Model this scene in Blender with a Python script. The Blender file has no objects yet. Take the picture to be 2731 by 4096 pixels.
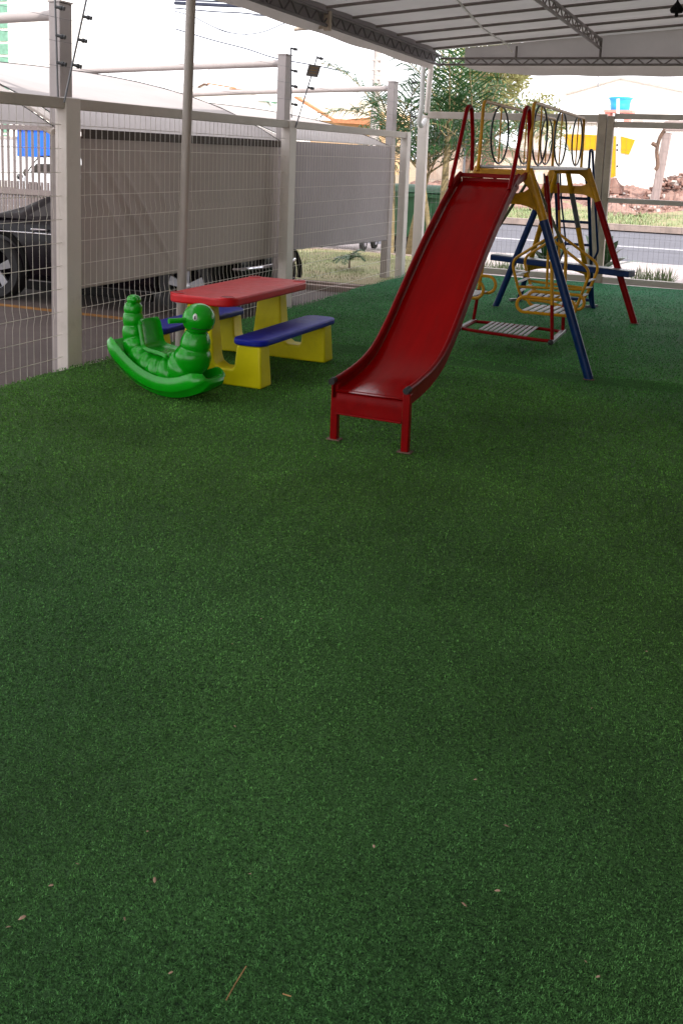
import bpy, math, random
import numpy as np
from mathutils import Vector as V, Matrix
random.seed(7); RNG=np.random.default_rng(7)
R=math.radians
scene=bpy.context.scene; COL=scene.collection
# ------------------------------------------------------------------ camera
YAW=-0.39462;PIT=0.16348;ROL=0.03679;FPX=4077.4;CX=1365.5;CY=1289.3;EYE=1.45
_f=V((math.sin(YAW)*math.cos(PIT),math.cos(YAW)*math.cos(PIT),-math.sin(PIT)))
_r=V((math.cos(YAW),-math.sin(YAW),0)); _u=_r.cross(_f)
_r2=_r*math.cos(ROL)+_u*math.sin(ROL); _u2=-_r*math.sin(ROL)+_u*math.cos(ROL)
CP=V((0,0,EYE))
cd=bpy.data.cameras.new('camera'); cam=bpy.data.objects.new('camera',cd); COL.objects.link(cam)
M=Matrix((_r2,_u2,-_f)).transposed().to_4x4(); M.translation=CP; cam.matrix_world=M
cd.sensor_fit='VERTICAL'; cd.sensor_height=36; cd.lens=36*FPX/4096
cd.shift_y=(CY-2048)/4096; cd.clip_end=600; cd.clip_start=.05
cd.dof.use_dof=False
scene.camera=cam
def at(x,y,X=None,Y=None,Z=None):      # survey helper: photo measurement -> place on a known plane
    d=_f+_r2*((x-CX)/FPX)-_u2*((y-CY)/FPX)
    if X is not None: t=X/d.x
    elif Y is not None: t=Y/d.y
    else: t=(Z-EYE)/d.z
    return CP+d*t
# ------------------------------------------------------------------ materials
def mat(name,col,rough=.5,var=.12,scale=6,bump=0,bscale=80,metal=0,coat=0,transl=0,spec=.5,col2=None,stretch=None,detail=5,sheen=0,grime=0,gcol=(.16,.09,.05),gscale=5,gpos=.56):
    m=bpy.data.materials.new(name); m.use_nodes=True; nt=m.node_tree; n=nt.nodes; l=nt.links
    b=n['Principled BSDF']; out=n['Material Output']
    tc=n.new('ShaderNodeTexCoord'); mp=n.new('ShaderNodeMapping'); l.new(tc.outputs['Object'],mp.inputs[0])
    if stretch: mp.inputs['Scale'].default_value=stretch
    nz=n.new('ShaderNodeTexNoise'); nz.inputs['Scale'].default_value=scale; nz.inputs['Detail'].default_value=detail
    nz.inputs['Roughness'].default_value=.65
    l.new(mp.outputs[0],nz.inputs['Vector'])
    cr=n.new('ShaderNodeValToRGB'); e=cr.color_ramp.elements
    e[0].position=.3; e[1].position=.7
    c=V(col[:3])
    if col2 is None:
        a=c*(1-var); bb=V([min(1,k*(1+var)) for k in c])
    else: a=c; bb=V(col2)
    e[0].color=(*a,1); e[1].color=(*bb,1)
    l.new(nz.outputs['Fac'],cr.inputs[0]); colout=cr.outputs[0]
    if grime:
        g=n.new('ShaderNodeTexNoise'); g.inputs['Scale'].default_value=gscale; g.inputs['Detail'].default_value=9; g.inputs['Roughness'].default_value=.75; l.new(mp.outputs[0],g.inputs['Vector'])
        gr=n.new('ShaderNodeMapRange'); gr.inputs['From Min'].default_value=gpos; gr.inputs['From Max'].default_value=gpos+.16; gr.inputs['To Max'].default_value=grime; l.new(g.outputs['Fac'],gr.inputs[0])
        gm=n.new('ShaderNodeMix'); gm.data_type='RGBA'; l.new(gr.outputs[0],gm.inputs[0]); l.new(colout,gm.inputs[6]); gm.inputs[7].default_value=(*gcol,1); colout=gm.outputs[2]
    l.new(colout,b.inputs['Base Color'])
    b.inputs['Metallic'].default_value=metal; b.inputs['Specular IOR Level'].default_value=spec
    if coat: b.inputs['Coat Weight'].default_value=coat; b.inputs['Coat Roughness'].default_value=.15
    if sheen: b.inputs['Sheen Weight'].default_value=sheen; b.inputs['Sheen Roughness'].default_value=.5
    mr=n.new('ShaderNodeMapRange'); mr.inputs['To Min'].default_value=max(.03,rough-.1); mr.inputs['To Max'].default_value=min(1,rough+.12)
    nz2=n.new('ShaderNodeTexNoise'); nz2.inputs['Scale'].default_value=scale*2.7; nz2.inputs['Detail'].default_value=6
    l.new(mp.outputs[0],nz2.inputs['Vector']); l.new(nz2.outputs['Fac'],mr.inputs[0]); l.new(mr.outputs[0],b.inputs['Roughness'])
    if bump:
        nb=n.new('ShaderNodeTexNoise'); nb.inputs['Scale'].default_value=bscale; nb.inputs['Detail'].default_value=4
        l.new(mp.outputs[0],nb.inputs['Vector'])
        bp=n.new('ShaderNodeBump'); bp.inputs['Strength'].default_value=bump; bp.inputs['Distance'].default_value=.01
        l.new(nb.outputs['Fac'],bp.inputs['Height']); l.new(bp.outputs[0],b.inputs['Normal'])
    if transl:
        t=n.new('ShaderNodeBsdfTranslucent'); l.new(cr.outputs[0],t.inputs[0])
        mx=n.new('ShaderNodeMixShader'); mx.inputs[0].default_value=transl
        l.new(b.outputs[0],mx.inputs[1]); l.new(t.outputs[0],mx.inputs[2]); l.new(mx.outputs[0],out.inputs[0])
    return m
MT={}
def mm(k,*a,**kw): MT[k]=mat(k,*a,**kw)
mm('red_paint',(.21,.0008,.0015),.40,.25,9,.05,60,spec=.10,grime=.4,gcol=(.07,.015,.012),gscale=9)
mm('red_chute',(.30,.0004,.0008),.18,.12,5,.03,40,spec=.14,stretch=(4,.6,.6),grime=.25,gcol=(.12,.02,.02),gscale=3)
mm('red_plastic',(.62,.004,.010),.36,.1,7,.08,300,spec=.5)
mm('blue_plastic',(.004,.014,.34),.42,.12,7,.08,300,spec=.3)
mm('yellow_plastic',(.76,.66,.002),.42,.08,5,.08,200,spec=.3,grime=.22,gcol=(.30,.21,.03),gscale=6)
mm('green_plastic',(.003,.34,.006),.22,.14,5,.05,60,coat=.2,spec=.4,grime=.3,gcol=(.01,.16,.02),gscale=6)
mm('green_dark',(.002,.06,.006),.4,.1)
mm('yellow_paint',(.52,.25,.004),.36,.22,10,.06,70,spec=.3,grime=.5,gcol=(.12,.06,.02),gscale=9)
mm('blue_paint',(.002,.022,.10),.34,.25,9,.05,60,spec=.3,grime=.4,gcol=(.03,.035,.04),gscale=9)
mm('grey_paint',(.10,.10,.12),.4,.25,12,.05,60)
mm('dark_ring',(.012,.02,.022),.35,.2,10)
mm('olive_paint',(.06,.06,.012),.4,.35,14)
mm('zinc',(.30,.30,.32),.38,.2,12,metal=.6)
mm('slat_white',(.62,.62,.66),.4,.2,15)
mm('slat_grey',(.36,.33,.36),.45,.3,15)
mm('black_rubber',(.012,.012,.013),.6,.2)
mm('tyre',(.012,.012,.013),.75,.2,12)
mm('white_plastic',(.8,.8,.78),.4,.05)
mm('black_gloss',(.01,.01,.01),.2,.05)
mm('post_paint',(.74,.665,.62),.42,.06,3,.04,60,grime=.3,gcol=(.34,.26,.2),gscale=4)
mm('rail_paint',(.53,.46,.41),.45,.1,3,.04,60,grime=.3,gcol=(.27,.21,.16),gscale=4)
mm('wire_paint',(.80,.74,.68),.5,.1)
mm('post_old',(.42,.34,.27),.55,.22,6,.06,40)
mm('column_paint',(.37,.325,.315),.45,.1,3,.05,60,grime=.35,gcol=(.18,.14,.12),gscale=4)
mm('cup_shade',(.16,.001,.003),.4,.1,7)
mm('side_truss',(.09,.075,.08),.5,.25,8)
mm('liner',(.27,.25,.26),.75,.08,2)
mm('bounce_patio',(.62,.58,.54),.8,.12,1.5,.2,30,detail=8)
mm('light_block_wall',(.30,.22,.15),.85,.12,2,.1,20)
mm('pole_paint',(.42,.37,.33),.45,.2,5,.08,40,stretch=(1,1,.25),grime=.5,gcol=(.20,.14,.09),gscale=6)
mm('truss_paint',(.20,.17,.165),.5,.25,8)
mm('purlin',(.20,.165,.16),.55,.2,8)
mm('canopy_fabric',(.50,.465,.46),.7,.07,1.6,.12,5,transl=.12)
mm('valance_fabric',(.50,.44,.41),.7,.08,3,.25,8,transl=.18)
mm('awning_fabric',(.60,.545,.535),.7,.05,2,.1,6,transl=.45)
mm('curtain_fabric',(.45,.385,.355),.65,.08,2,.12,200,transl=.12,grime=.15,gcol=(.26,.21,.18),gscale=2.2,gpos=.52)
mm('brown_bar',(.045,.025,.015),.6,.2)
mm('conduit',(.68,.66,.64),.45,.1)
mm('rod_metal',(.16,.16,.17),.4,.2,metal=.4)
mm('insulator',(.03,.03,.032),.5,.1)
mm('sign_brown',(.16,.13,.12),.6,.2)
mm('sign_text',(.30,.16,.05),.6,.2)
mm('car_paint',(.007,.005,.008),.2,.1,3,spec=.2)
mm('car_glass',(.006,.006,.008),.06,.05,spec=.8)
mm('car_black',(.006,.006,.006),.7,.1,spec=.1)
mm('alloy',(.33,.33,.35),.35,.15,metal=.9)
mm('chrome',(.75,.75,.80),.12,.05,metal=1)
mm('lamp_lens',(.65,.68,.75),.1,.05,spec=.8)
mm('concrete_dark',(.085,.064,.058),.8,.25,2.2,.35,40,detail=9)
mm('asphalt',(.11,.107,.128),.75,.14,1.2,.3,60,detail=9,grime=.3,gcol=(.17,.16,.17),gscale=.9)
mm('paving',(.46,.39,.38),.8,.16,1.5,.3,40,detail=9)
mm('kerb',(.30,.23,.20),.85,.25,4,.4,30)
mm('yellow_line',(.30,.135,.02),.75,.35,9,.1,60)
mm('white_line',(.62,.60,.62),.75,.3,9)
mm('earth',(.26,.15,.10),.9,.3,1.5,.5,20,col2=(.34,.30,.17),detail=10)
mm('verge',(.33,.25,.16),.9,.3,2,.6,18,col2=(.20,.24,.09),detail=10)
mm('grass_blade',(.16,.20,.06),.7,.4,5)
mm('plant_leaf',(.035,.10,.03),.35,.4,6)
mm('tuft_leaf',(.22,.28,.13),.6,.4,6)
mm('palm_leaf',(.035,.10,.03),.42,.5,3,transl=.3)
mm('palm_leaf_light',(.10,.17,.045),.45,.5,3,transl=.35)
mm('tree_leaf',(.15,.18,.05),.6,.5,2,transl=.4,col2=(.40,.36,.16))
mm('palm_trunk',(.26,.20,.10),.8,.3,8,.4,30,stretch=(1,1,4))
mm('bark',(.15,.09,.065),.9,.4,5,.5,20)
mm('dumpster_green',(.045,.15,.07),.5,.2,4)
mm('dumpster_brown',(.20,.10,.06),.6,.2,4)
mm('wall_white',(.90,.89,.87),.85,.04,2,.1,20,grime=.35,gcol=(.5,.42,.36),gscale=1.2)
mm('wall_cream',(.78,.70,.58),.85,.08,2,.1,20)
mm('wall_tan',(.60,.40,.22),.85,.12,2,.1,20)
mm('wall_brick',(.66,.44,.32),.9,.2,3,.3,12,col2=(.85,.72,.6))
mm('yellow_wall',(.70,.36,.002),.7,.06,3)
mm('roof_tile',(.46,.20,.10),.85,.3,10,.4,14)
mm('blue_wall',(.008,.13,.72),.5,.1,3)
mm('tank_blue',(.02,.34,.72),.35,.08,4)
mm('pink_wall',(.55,.22,.18),.8,.15,3)
mm('old_wood',(.33,.26,.25),.85,.2,6,.4,30,stretch=(3,3,.5))
mm('rubble',(.23,.12,.095),.95,.4,4,.6,14,col2=(.36,.23,.19))
mm('concrete_light',(.48,.43,.40),.85,.15,4,.2,20)
mm('gate_bar',(.15,.12,.12),.55,.15)
mm('green_tile',(.16,.34,.25),.3,.25,3)
mm('van_white',(.80,.82,.84),.3,.04,coat=.4)
mm('cable',(.02,.025,.05),.6,.2)
mm('cable_pale',(.22,.24,.28),.6,.2)
mm('dry_leaf',(.36,.24,.17),.8,.35,40)
mm('dry_straw',(.34,.20,.08),.8,.3,40)
mm('skirt_brown',(.26,.13,.09),.85,.3,10)
mm('curtain_lilac',(.44,.385,.41),.65,.06,2,.1,200,transl=.15,grime=.2,gcol=(.30,.26,.27),gscale=2.2,gpos=.52)
mm('mesh_far',(.34,.32,.33),.5,.1)
mm('white_hull',(.62,.58,.5),.6,.1)
def turf_lit_tone(n,l,tc):
    # turf tone shifts along the yard: sky sheen put into colour, plus random blotches
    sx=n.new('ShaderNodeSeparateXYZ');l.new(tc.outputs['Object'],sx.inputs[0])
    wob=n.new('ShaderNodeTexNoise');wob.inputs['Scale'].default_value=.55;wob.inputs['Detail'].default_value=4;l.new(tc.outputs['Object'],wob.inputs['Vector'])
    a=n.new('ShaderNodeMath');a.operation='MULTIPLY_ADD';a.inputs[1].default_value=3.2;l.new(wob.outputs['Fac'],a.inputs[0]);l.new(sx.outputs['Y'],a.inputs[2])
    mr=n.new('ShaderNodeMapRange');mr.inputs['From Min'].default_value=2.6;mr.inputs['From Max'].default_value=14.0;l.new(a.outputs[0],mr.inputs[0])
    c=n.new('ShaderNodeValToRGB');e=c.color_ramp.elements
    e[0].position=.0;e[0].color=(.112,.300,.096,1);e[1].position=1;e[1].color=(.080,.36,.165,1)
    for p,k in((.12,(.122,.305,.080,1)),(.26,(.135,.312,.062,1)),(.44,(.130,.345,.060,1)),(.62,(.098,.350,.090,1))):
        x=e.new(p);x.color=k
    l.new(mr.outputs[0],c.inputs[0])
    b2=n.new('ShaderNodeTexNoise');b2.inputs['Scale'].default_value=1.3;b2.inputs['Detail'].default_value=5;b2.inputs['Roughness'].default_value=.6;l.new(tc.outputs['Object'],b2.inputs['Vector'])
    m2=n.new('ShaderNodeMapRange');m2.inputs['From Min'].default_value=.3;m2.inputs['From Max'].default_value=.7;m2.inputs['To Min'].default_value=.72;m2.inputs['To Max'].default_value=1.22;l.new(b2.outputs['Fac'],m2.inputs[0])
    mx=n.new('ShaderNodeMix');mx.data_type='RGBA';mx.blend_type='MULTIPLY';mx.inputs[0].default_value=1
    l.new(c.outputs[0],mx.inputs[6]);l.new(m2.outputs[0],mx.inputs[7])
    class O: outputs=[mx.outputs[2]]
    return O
def turf_mat():
    m=bpy.data.materials.new('turf'); m.use_nodes=True; nt=m.node_tree;n=nt.nodes;l=nt.links;b=n['Principled BSDF']
    tc=n.new('ShaderNodeTexCoord')
    def noise(s,d,r=.6):
        z=n.new('ShaderNodeTexNoise');z.inputs['Scale'].default_value=s;z.inputs['Detail'].default_value=d;z.inputs['Roughness'].default_value=r
        l.new(tc.outputs['Object'],z.inputs['Vector']);return z
    big=noise(.9,4);fine=noise(150,3,.7)
    r1=turf_lit_tone(n,l,tc)
    r2=n.new('ShaderNodeValToRGB');e=r2.color_ramp.elements;e[0].position=.36;e[1].position=.66
    e[0].color=(.10,.10,.10,1);e[1].color=(.8,.8,.8,1)
    l.new(fine.outputs['Fac'],r2.inputs[0])
    mx=n.new('ShaderNodeMix');mx.data_type='RGBA';mx.blend_type='MULTIPLY';mx.inputs[0].default_value=1
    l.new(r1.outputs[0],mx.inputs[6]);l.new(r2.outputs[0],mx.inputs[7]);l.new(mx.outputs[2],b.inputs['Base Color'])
    b.inputs['Roughness'].default_value=.7;b.inputs['Sheen Weight'].default_value=.05;b.inputs['Sheen Tint'].default_value=(.5,.9,.7,1)
    b.inputs['Specular IOR Level'].default_value=.08
    bp=n.new('ShaderNodeBump');bp.inputs['Strength'].default_value=.9;bp.inputs['Distance'].default_value=.012
    l.new(fine.outputs['Fac'],bp.inputs['Height']);l.new(bp.outputs[0],b.inputs['Normal'])
    return m
MT['turf']=turf_mat()
def blade_mat():
    m=bpy.data.materials.new('turf_blade'); m.use_nodes=True; nt=m.node_tree;n=nt.nodes;l=nt.links;b=n['Principled BSDF']
    tc=n.new('ShaderNodeTexCoord')
    gi=n.new('ShaderNodeNewGeometry');base=turf_lit_tone(n,l,tc)
    rr=n.new('ShaderNodeMapRange');rr.inputs['To Min'].default_value=.5;rr.inputs['To Max'].default_value=1.45;l.new(gi.outputs['Random Per Island'],rr.inputs[0])
    cn=n.new('ShaderNodeTexNoise');cn.inputs['Scale'].default_value=66;cn.inputs['Detail'].default_value=2;l.new(tc.outputs['Object'],cn.inputs['Vector'])
    cm=n.new('ShaderNodeMapRange');cm.inputs['From Min'].default_value=.33;cm.inputs['From Max'].default_value=.67;cm.inputs['To Min'].default_value=.42;cm.inputs['To Max'].default_value=1.38;l.new(cn.outputs['Fac'],cm.inputs[0])
    mu=n.new('ShaderNodeMath');mu.operation='MULTIPLY';l.new(rr.outputs[0],mu.inputs[0]);l.new(cm.outputs[0],mu.inputs[1]);rr=mu
    r=n.new('ShaderNodeMix');r.data_type='RGBA';r.blend_type='MULTIPLY';r.inputs[0].default_value=1
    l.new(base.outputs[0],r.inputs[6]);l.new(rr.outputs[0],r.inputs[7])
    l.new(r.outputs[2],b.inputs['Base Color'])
    b.inputs['Roughness'].default_value=.6;b.inputs['Specular IOR Level'].default_value=.08
    t=n.new('ShaderNodeBsdfTranslucent');l.new(r.outputs[2],t.inputs[0])
    mx=n.new('ShaderNodeMixShader');mx.inputs[0].default_value=.25;l.new(b.outputs[0],mx.inputs[1]);l.new(t.outputs[0],mx.inputs[2])
    l.new(mx.outputs[0],n['Material Output'].inputs[0])
    return m
MT['turf_blade']=blade_mat()
# ------------------------------------------------------------------ mesh builder
def frame_at(t,ref):
    t=t.normalized(); n=ref-t*ref.dot(t)
    if n.length<1e-4:
        n=V((1,0,0))-t*t.x
        if n.length<1e-3: n=V((0,1,0))-t*t.y
    n.normalize(); return n,t.cross(n)
class MB:
    def __init__(s): s.v=[];s.f=[];s.mi=[];s.cur=0
    def m(s,i): s.cur=i;return s
    def add(s,vs,fs):
        o=len(s.v); s.v+=[tuple(p) for p in vs]; s.f+=[tuple(o+i for i in f) for f in fs]; s.mi+=[s.cur]*len(fs); return s
    def box(s,a,b):
        x0,y0,z0=a;x1,y1,z1=b
        return s.add([(x0,y0,z0),(x1,y0,z0),(x1,y1,z0),(x0,y1,z0),(x0,y0,z1),(x1,y0,z1),(x1,y1,z1),(x0,y1,z1)],
            [(0,3,2,1),(4,5,6,7),(0,1,5,4),(1,2,6,5),(2,3,7,6),(3,0,4,7)])
    def bar(s,a,b,w,h,up=V((0,0,1))):
        a=V(a);b=V(b);t=b-a;n,bn=frame_at(t,V(up)); n=n*h/2;bn=bn*w/2
        vs=[a-bn-n,a+bn-n,a+bn+n,a-bn+n,b-bn-n,b+bn-n,b+bn+n,b-bn+n]
        return s.add(vs,[(0,3,2,1),(4,5,6,7),(0,1,5,4),(1,2,6,5),(2,3,7,6),(3,0,4,7)])
    def tube(s,path,r,n=10,closed=False,cap=True,split=None):
        P=[V(p) for p in path]; k=len(P)
        rs=r if isinstance(r,(list,tuple)) else [r]*k
        T=[]
        for i in range(k):
            if closed: t=P[(i+1)%k]-P[i-1]
            else: t=P[min(i+1,k-1)]-P[max(i-1,0)]
            T.append(t.normalized())
        ref=V((0,0,1)) if abs(T[0].z)<.9 else V((0,1,0))
        N,_=frame_at(T[0],ref); vs=[]
        for i in range(k):
            N,B=frame_at(T[i],N)
            for j in range(n):
                a=2*math.pi*j/n; vs.append(P[i]+(N*math.cos(a)+B*math.sin(a))*rs[i])
        fs=[]
        for i in range(k if closed else k-1):
            i2=(i+1)%k
            for j in range(n):
                fs.append((i*n+j,i*n+(j+1)%n,i2*n+(j+1)%n,i2*n+j))
        if cap and not closed: fs+= [tuple(range(n-1,-1,-1)),tuple((k-1)*n+j for j in range(n))]
        return s.add(vs,fs)
    def prism(s,poly,off):
        P=[V(p) for p in poly];o=V(off);k=len(P)
        return s.add(P+[p+o for p in P],[tuple(range(k-1,-1,-1)),tuple(range(k,2*k))]+[(i,(i+1)%k,k+(i+1)%k,k+i) for i in range(k)])
    def grid(s,fn,nu,nv):
        vs=[fn(i/nu,j/nv) for i in range(nu+1) for j in range(nv+1)]
        return s.add(vs,[(i*(nv+1)+j,(i+1)*(nv+1)+j,(i+1)*(nv+1)+j+1,i*(nv+1)+j+1) for i in range(nu) for j in range(nv)])
    def ball(s,c,r,nu=20,nv=12,rot=None):
        c=V(c); r=V(r) if not isinstance(r,(int,float)) else V((r,r,r)); vs=[];fs=[]
        for i in range(nv+1):
            th=math.pi*i/nv
            for j in range(nu):
                ph=2*math.pi*j/nu
                p=V((r.x*math.sin(th)*math.cos(ph),r.y*math.sin(th)*math.sin(ph),r.z*math.cos(th)))
                if rot: p=rot@p
                vs.append(c+p)
        for i in range(nv):
            for j in range(nu): fs.append((i*nu+j,(i+1)*nu+j,(i+1)*nu+(j+1)%nu,i*nu+(j+1)%nu))
        return s.add(vs,fs)
    def build(s,name,mt,parent=None,bevel=0,smooth=40,label=None,seg=2):
        me=bpy.data.meshes.new(name)
        off=V((0,0,0)); p=parent
        while p is not None: off=off+V(p.location); p=p.parent
        me.from_pydata([tuple(V(q)-off) for q in s.v] if parent else s.v,[],s.f)
        ms=mt if isinstance(mt,(list,tuple)) else [mt]
        for k in ms: me.materials.append(MT[k])
        if len(ms)>1: me.polygons.foreach_set('material_index',s.mi)
        import bmesh
        bm=bmesh.new(); bm.from_mesh(me); bmesh.ops.remove_doubles(bm,verts=bm.verts,dist=1e-6); bmesh.ops.recalc_face_normals(bm,faces=bm.faces); bm.to_mesh(me); bm.free()
        me.polygons.foreach_set('use_smooth',[True]*len(me.polygons)); me.set_sharp_from_angle(angle=R(smooth))
        o=bpy.data.objects.new(name,me); COL.objects.link(o)
        if parent: o.parent=parent
        if bevel:
            b=o.modifiers.new('bevel','BEVEL'); b.width=bevel; b.segments=seg; b.limit_method='ANGLE'; b.angle_limit=R(40)
        if label: o['label']=label
        return o
def thing(name,label,cat,loc=(0,0,0),group=None):
    o=bpy.data.objects.new(name,None); o.empty_display_size=.1; o.location=loc; COL.objects.link(o); o['label']=label;o['category']=cat
    if group:o['group']=group
    return o
def tag(o,label,cat,group=None):
    o['label']=label;o['category']=cat
    if group:o['group']=group
    return o
def struct(o): o['kind']='structure'; return o
def dup(root,loc,label):
    r=root.copy();COL.objects.link(r);r.location=loc;r['label']=label
    for ch in list(root.children):
        c=ch.copy();COL.objects.link(c);c.parent=r
        for g in ch.children:
            d=g.copy();COL.objects.link(d);d.parent=c
    return r
def fillet(pts,rad,n=6,closed=False):
    P=[V(p) for p in pts];k=len(P);out=[]
    rads=rad if isinstance(rad,(list,tuple)) else [rad]*k
    for i in range(k):
        if not closed and i in(0,k-1): out.append(P[i]);continue
        a=P[i-1];b=P[i];c=P[(i+1)%k];u=(a-b);w=(c-b);r=min(rads[i],u.length*.49,w.length*.49)
        if r<1e-4: out.append(b);continue
        p0=b+u.normalized()*r;p1=b+w.normalized()*r
        for j in range(n+1):
            t=j/n; out.append(p0*(1-t)**2+b*2*t*(1-t)+p1*t*t)
    return out
def lerp(a,b,t): return V(a)*(1-t)+V(b)*t
def smooth_path(pts,n=6):
    P=[V(p) for p in pts];out=[]
    for i in range(len(P)-1):
        p0=P[max(i-1,0)];p1=P[i];p2=P[i+1];p3=P[min(i+2,len(P)-1)]
        for j in range(n):
            t=j/n
            out.append(.5*((2*p1)+(p2-p0)*t+(2*p0-5*p1+4*p2-p3)*t*t+(-p0+3*p1-3*p2+p3)*t**3))
    out.append(P[-1]);return out
# ------------------------------------------------------------------ light
w=bpy.data.worlds.new('World');scene.world=w;w.use_nodes=True;nt=w.node_tree
bg=nt.nodes['Background'];sky=nt.nodes.new('ShaderNodeTexSky');sky.sky_type='NISHITA';sky.sun_disc=False
SUN_EL=R(38);SUN_AZ=R(128)
sky.sun_elevation=SUN_EL;sky.sun_rotation=SUN_AZ;sky.dust_density=4;sky.air_density=1
mix=nt.nodes.new('ShaderNodeMix');mix.data_type='RGBA';mix.inputs[0].default_value=.72
mix.inputs[7].default_value=(19.0,18.9,19.6,1)      # thin bright haze over the whole sky
nt.links.new(sky.outputs[0],mix.inputs[6]);nt.links.new(mix.outputs[2],bg.inputs[0]);bg.inputs[1].default_value=.15
sd=bpy.data.lights.new('sun','SUN');so=bpy.data.objects.new('sun',sd);COL.objects.link(so)
sd.energy=5.0;sd.angle=R(.6);sd.color=(1,.96,.90)
sv=V((math.sin(SUN_AZ)*math.cos(SUN_EL),math.cos(SUN_AZ)*math.cos(SUN_EL),math.sin(SUN_EL)))
so.rotation_euler=sv.to_track_quat('Z','Y').to_euler()
scene.view_settings.view_transform='Standard';scene.view_settings.look='None';scene.view_settings.exposure=0
ZP=-.16
# ================================================================== SETTING
struct(MB().grid(lambda u,v:V((-220+440*u,-60+500*v,-.32)),8,8).build('ground','earth'))
struct(MB().box((-30,-6,-.5),(-4.2,12.6,ZP)).build('parking_ground','concrete_dark'))
def strip(name,y0,y1,z,m,x0=-90,x1=60): return struct(MB().box((x0,y0,z-.15),(x1,y1,z)).build(name,m))
strip('pavement',12.6,17.6,ZP+.004,'paving',-4.25,60)
strip('pavement',15.45,17.6,ZP-.002,'paving',-90,-4.26)
strip('road',17.6,26.4,ZP-.06,'asphalt')
strip('road_marking',21.6,21.72,ZP-.056,'white_line')
strip('kerb',26.4,26.65,ZP+.12,'kerb')
def verge_fn(u,v):
    x=-70+130*u;y=26.6+7.5*v
    return V((x,y,ZP+.06+.45*v+.05*math.sin(x*2.1)+.05*math.sin(x*5.3+y*3)))
struct(MB().grid(verge_fn,260,14).build('verge','verge'))
# planting bed left of the corner
struct(MB().grid(lambda u,v:V((-30+25.7*u,11.5+3.9*v,ZP+.05+.03*math.sin(u*90)*math.sin(v*9))),120,16).build('planting_bed','verge'))
for y,nm in ((11.3,'kerb'),(11.0,'kerb'),(15.4,'kerb')):
    struct(MB().box((-30,y,ZP-.1),(-4.31,y+.1,ZP+.06)).build(nm,'kerb',bevel=.01))
struct(MB().box((-30,7.93,ZP-.02),(-4.5,8.03,ZP+.004)).build('parking_line','yellow_line'))
struct(MB().box((-30,5.0,ZP-.02),(-4.5,5.1,ZP+.004)).build('parking_line','yellow_line'))
struct(MB().box((-4.2,-18,-.4),(3.44,-.66,-.02)).build('bounce_patio','bounce_patio'))  # unseen pale ground added behind the camera to bounce sunlight forward
# turf
sA=at(1800,1440,Z=0);sB=at(2640,1545,Z=0);sd_=(sB-sA);sl=sd_.length;sd_=sd_/sl;sn=V((-sd_.y,sd_.x,0))
def turf_z(x,y):
    p=V((x,y,0))-sA;d=p.dot(sn)
    z=.004*math.sin(x*1.7+.6*math.sin(y*1.1))*math.sin(y*.9)+.003*math.sin(x*4+y*2.3)
    z+=.028*math.exp(-(d/.055)**2)-.013*math.exp(-((d+.13)/.09)**2)
    return z
NX,NY=112,140
def turf_fn(u,v):
    y=-.7+13.4*v; edge=-4.185+.02*math.sin(y*2.3)+.012*math.sin(y*7.1)+.008*math.sin(y*17)
    x=edge+(3.42-edge)*u
    z=turf_z(x,y)
    if u<1e-6: z-=.13
    elif u<1.5/NX: z-=.0
    return V((x,y,z))
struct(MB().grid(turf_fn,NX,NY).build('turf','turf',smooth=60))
# real turf fibres, thinning out with distance
def fibres():
    N=820000
    r=np.exp(RNG.uniform(np.log(1.15),np.log(14.5),N)**1.0); a=RNG.uniform(R(-50),R(9),N)
    x=r*np.sin(a);y=r*np.cos(a); k=(x>-4.16)&(y<12.6)
    x=x[k];y=y[k];r=r[k];n=len(x)
    d=(x-sA.x)*sn.x+(y-sA.y)*sn.y
    z=.004*np.sin(x*1.7+.6*np.sin(y*1.1))*np.sin(y*.9)+.003*np.sin(x*4+y*2.3)+.028*np.exp(-(d/.055)**2)-.013*np.exp(-((d+.13)/.09)**2)-.002
    sc=np.clip(r/2.4,.9,2.6)
    # fibres lean together in loose swirls
    sw=-.9+.9*np.sin(x*2.1+1.3*np.sin(y*1.7))+.6*np.sin(y*4.7+x*2.9)
    az=sw+RNG.normal(0,1.5,n); L=RNG.uniform(.005,.0098,n)*np.sqrt(sc); lean=RNG.uniform(.35,1.5,n); w=RNG.uniform(.0008,.0015,n)*sc
    dx=np.cos(az);dy=np.sin(az)
    P=np.stack([x,y,z],1); S=np.stack([-dy*w,dx*w,0*w],1)
    mid=P+np.stack([dx*L*.45*np.sin(lean*.5),dy*L*.45*np.sin(lean*.5),L*.5*np.cos(lean*.5)],1)
    tip=mid+np.stack([dx*L*.55*np.sin(lean),dy*L*.55*np.sin(lean),L*.5*np.cos(lean)],1)
    vs=np.stack([P-S,P+S,mid+S*.8,mid-S*.8,tip],1).reshape(-1,3)
    b=np.arange(n)[:,None]*5
    loops=np.concatenate([b+0,b+1,b+2,b+3,b+3,b+2,b+4],1).reshape(-1)
    me=bpy.data.meshes.new('turf_fibres')
    me.vertices.add(n*5);me.vertices.foreach_set('co',vs.reshape(-1).astype(np.float32))
    me.loops.add(len(loops));me.loops.foreach_set('vertex_index',loops.astype(np.int32))
    me.polygons.add(2*n)
    st=np.stack([np.arange(n)*7,np.arange(n)*7+4],1).reshape(-1); me.polygons.foreach_set('loop_start',st.astype(np.int32))
    me.update(calc_edges=True);me.validate()
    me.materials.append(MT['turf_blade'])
    o=bpy.data.objects.new('artificial_grass',me);COL.objects.link(o);o['kind']='stuff'
    tag(o,'short green artificial grass fibres covering the playground floor','grass')
fibres()
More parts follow.
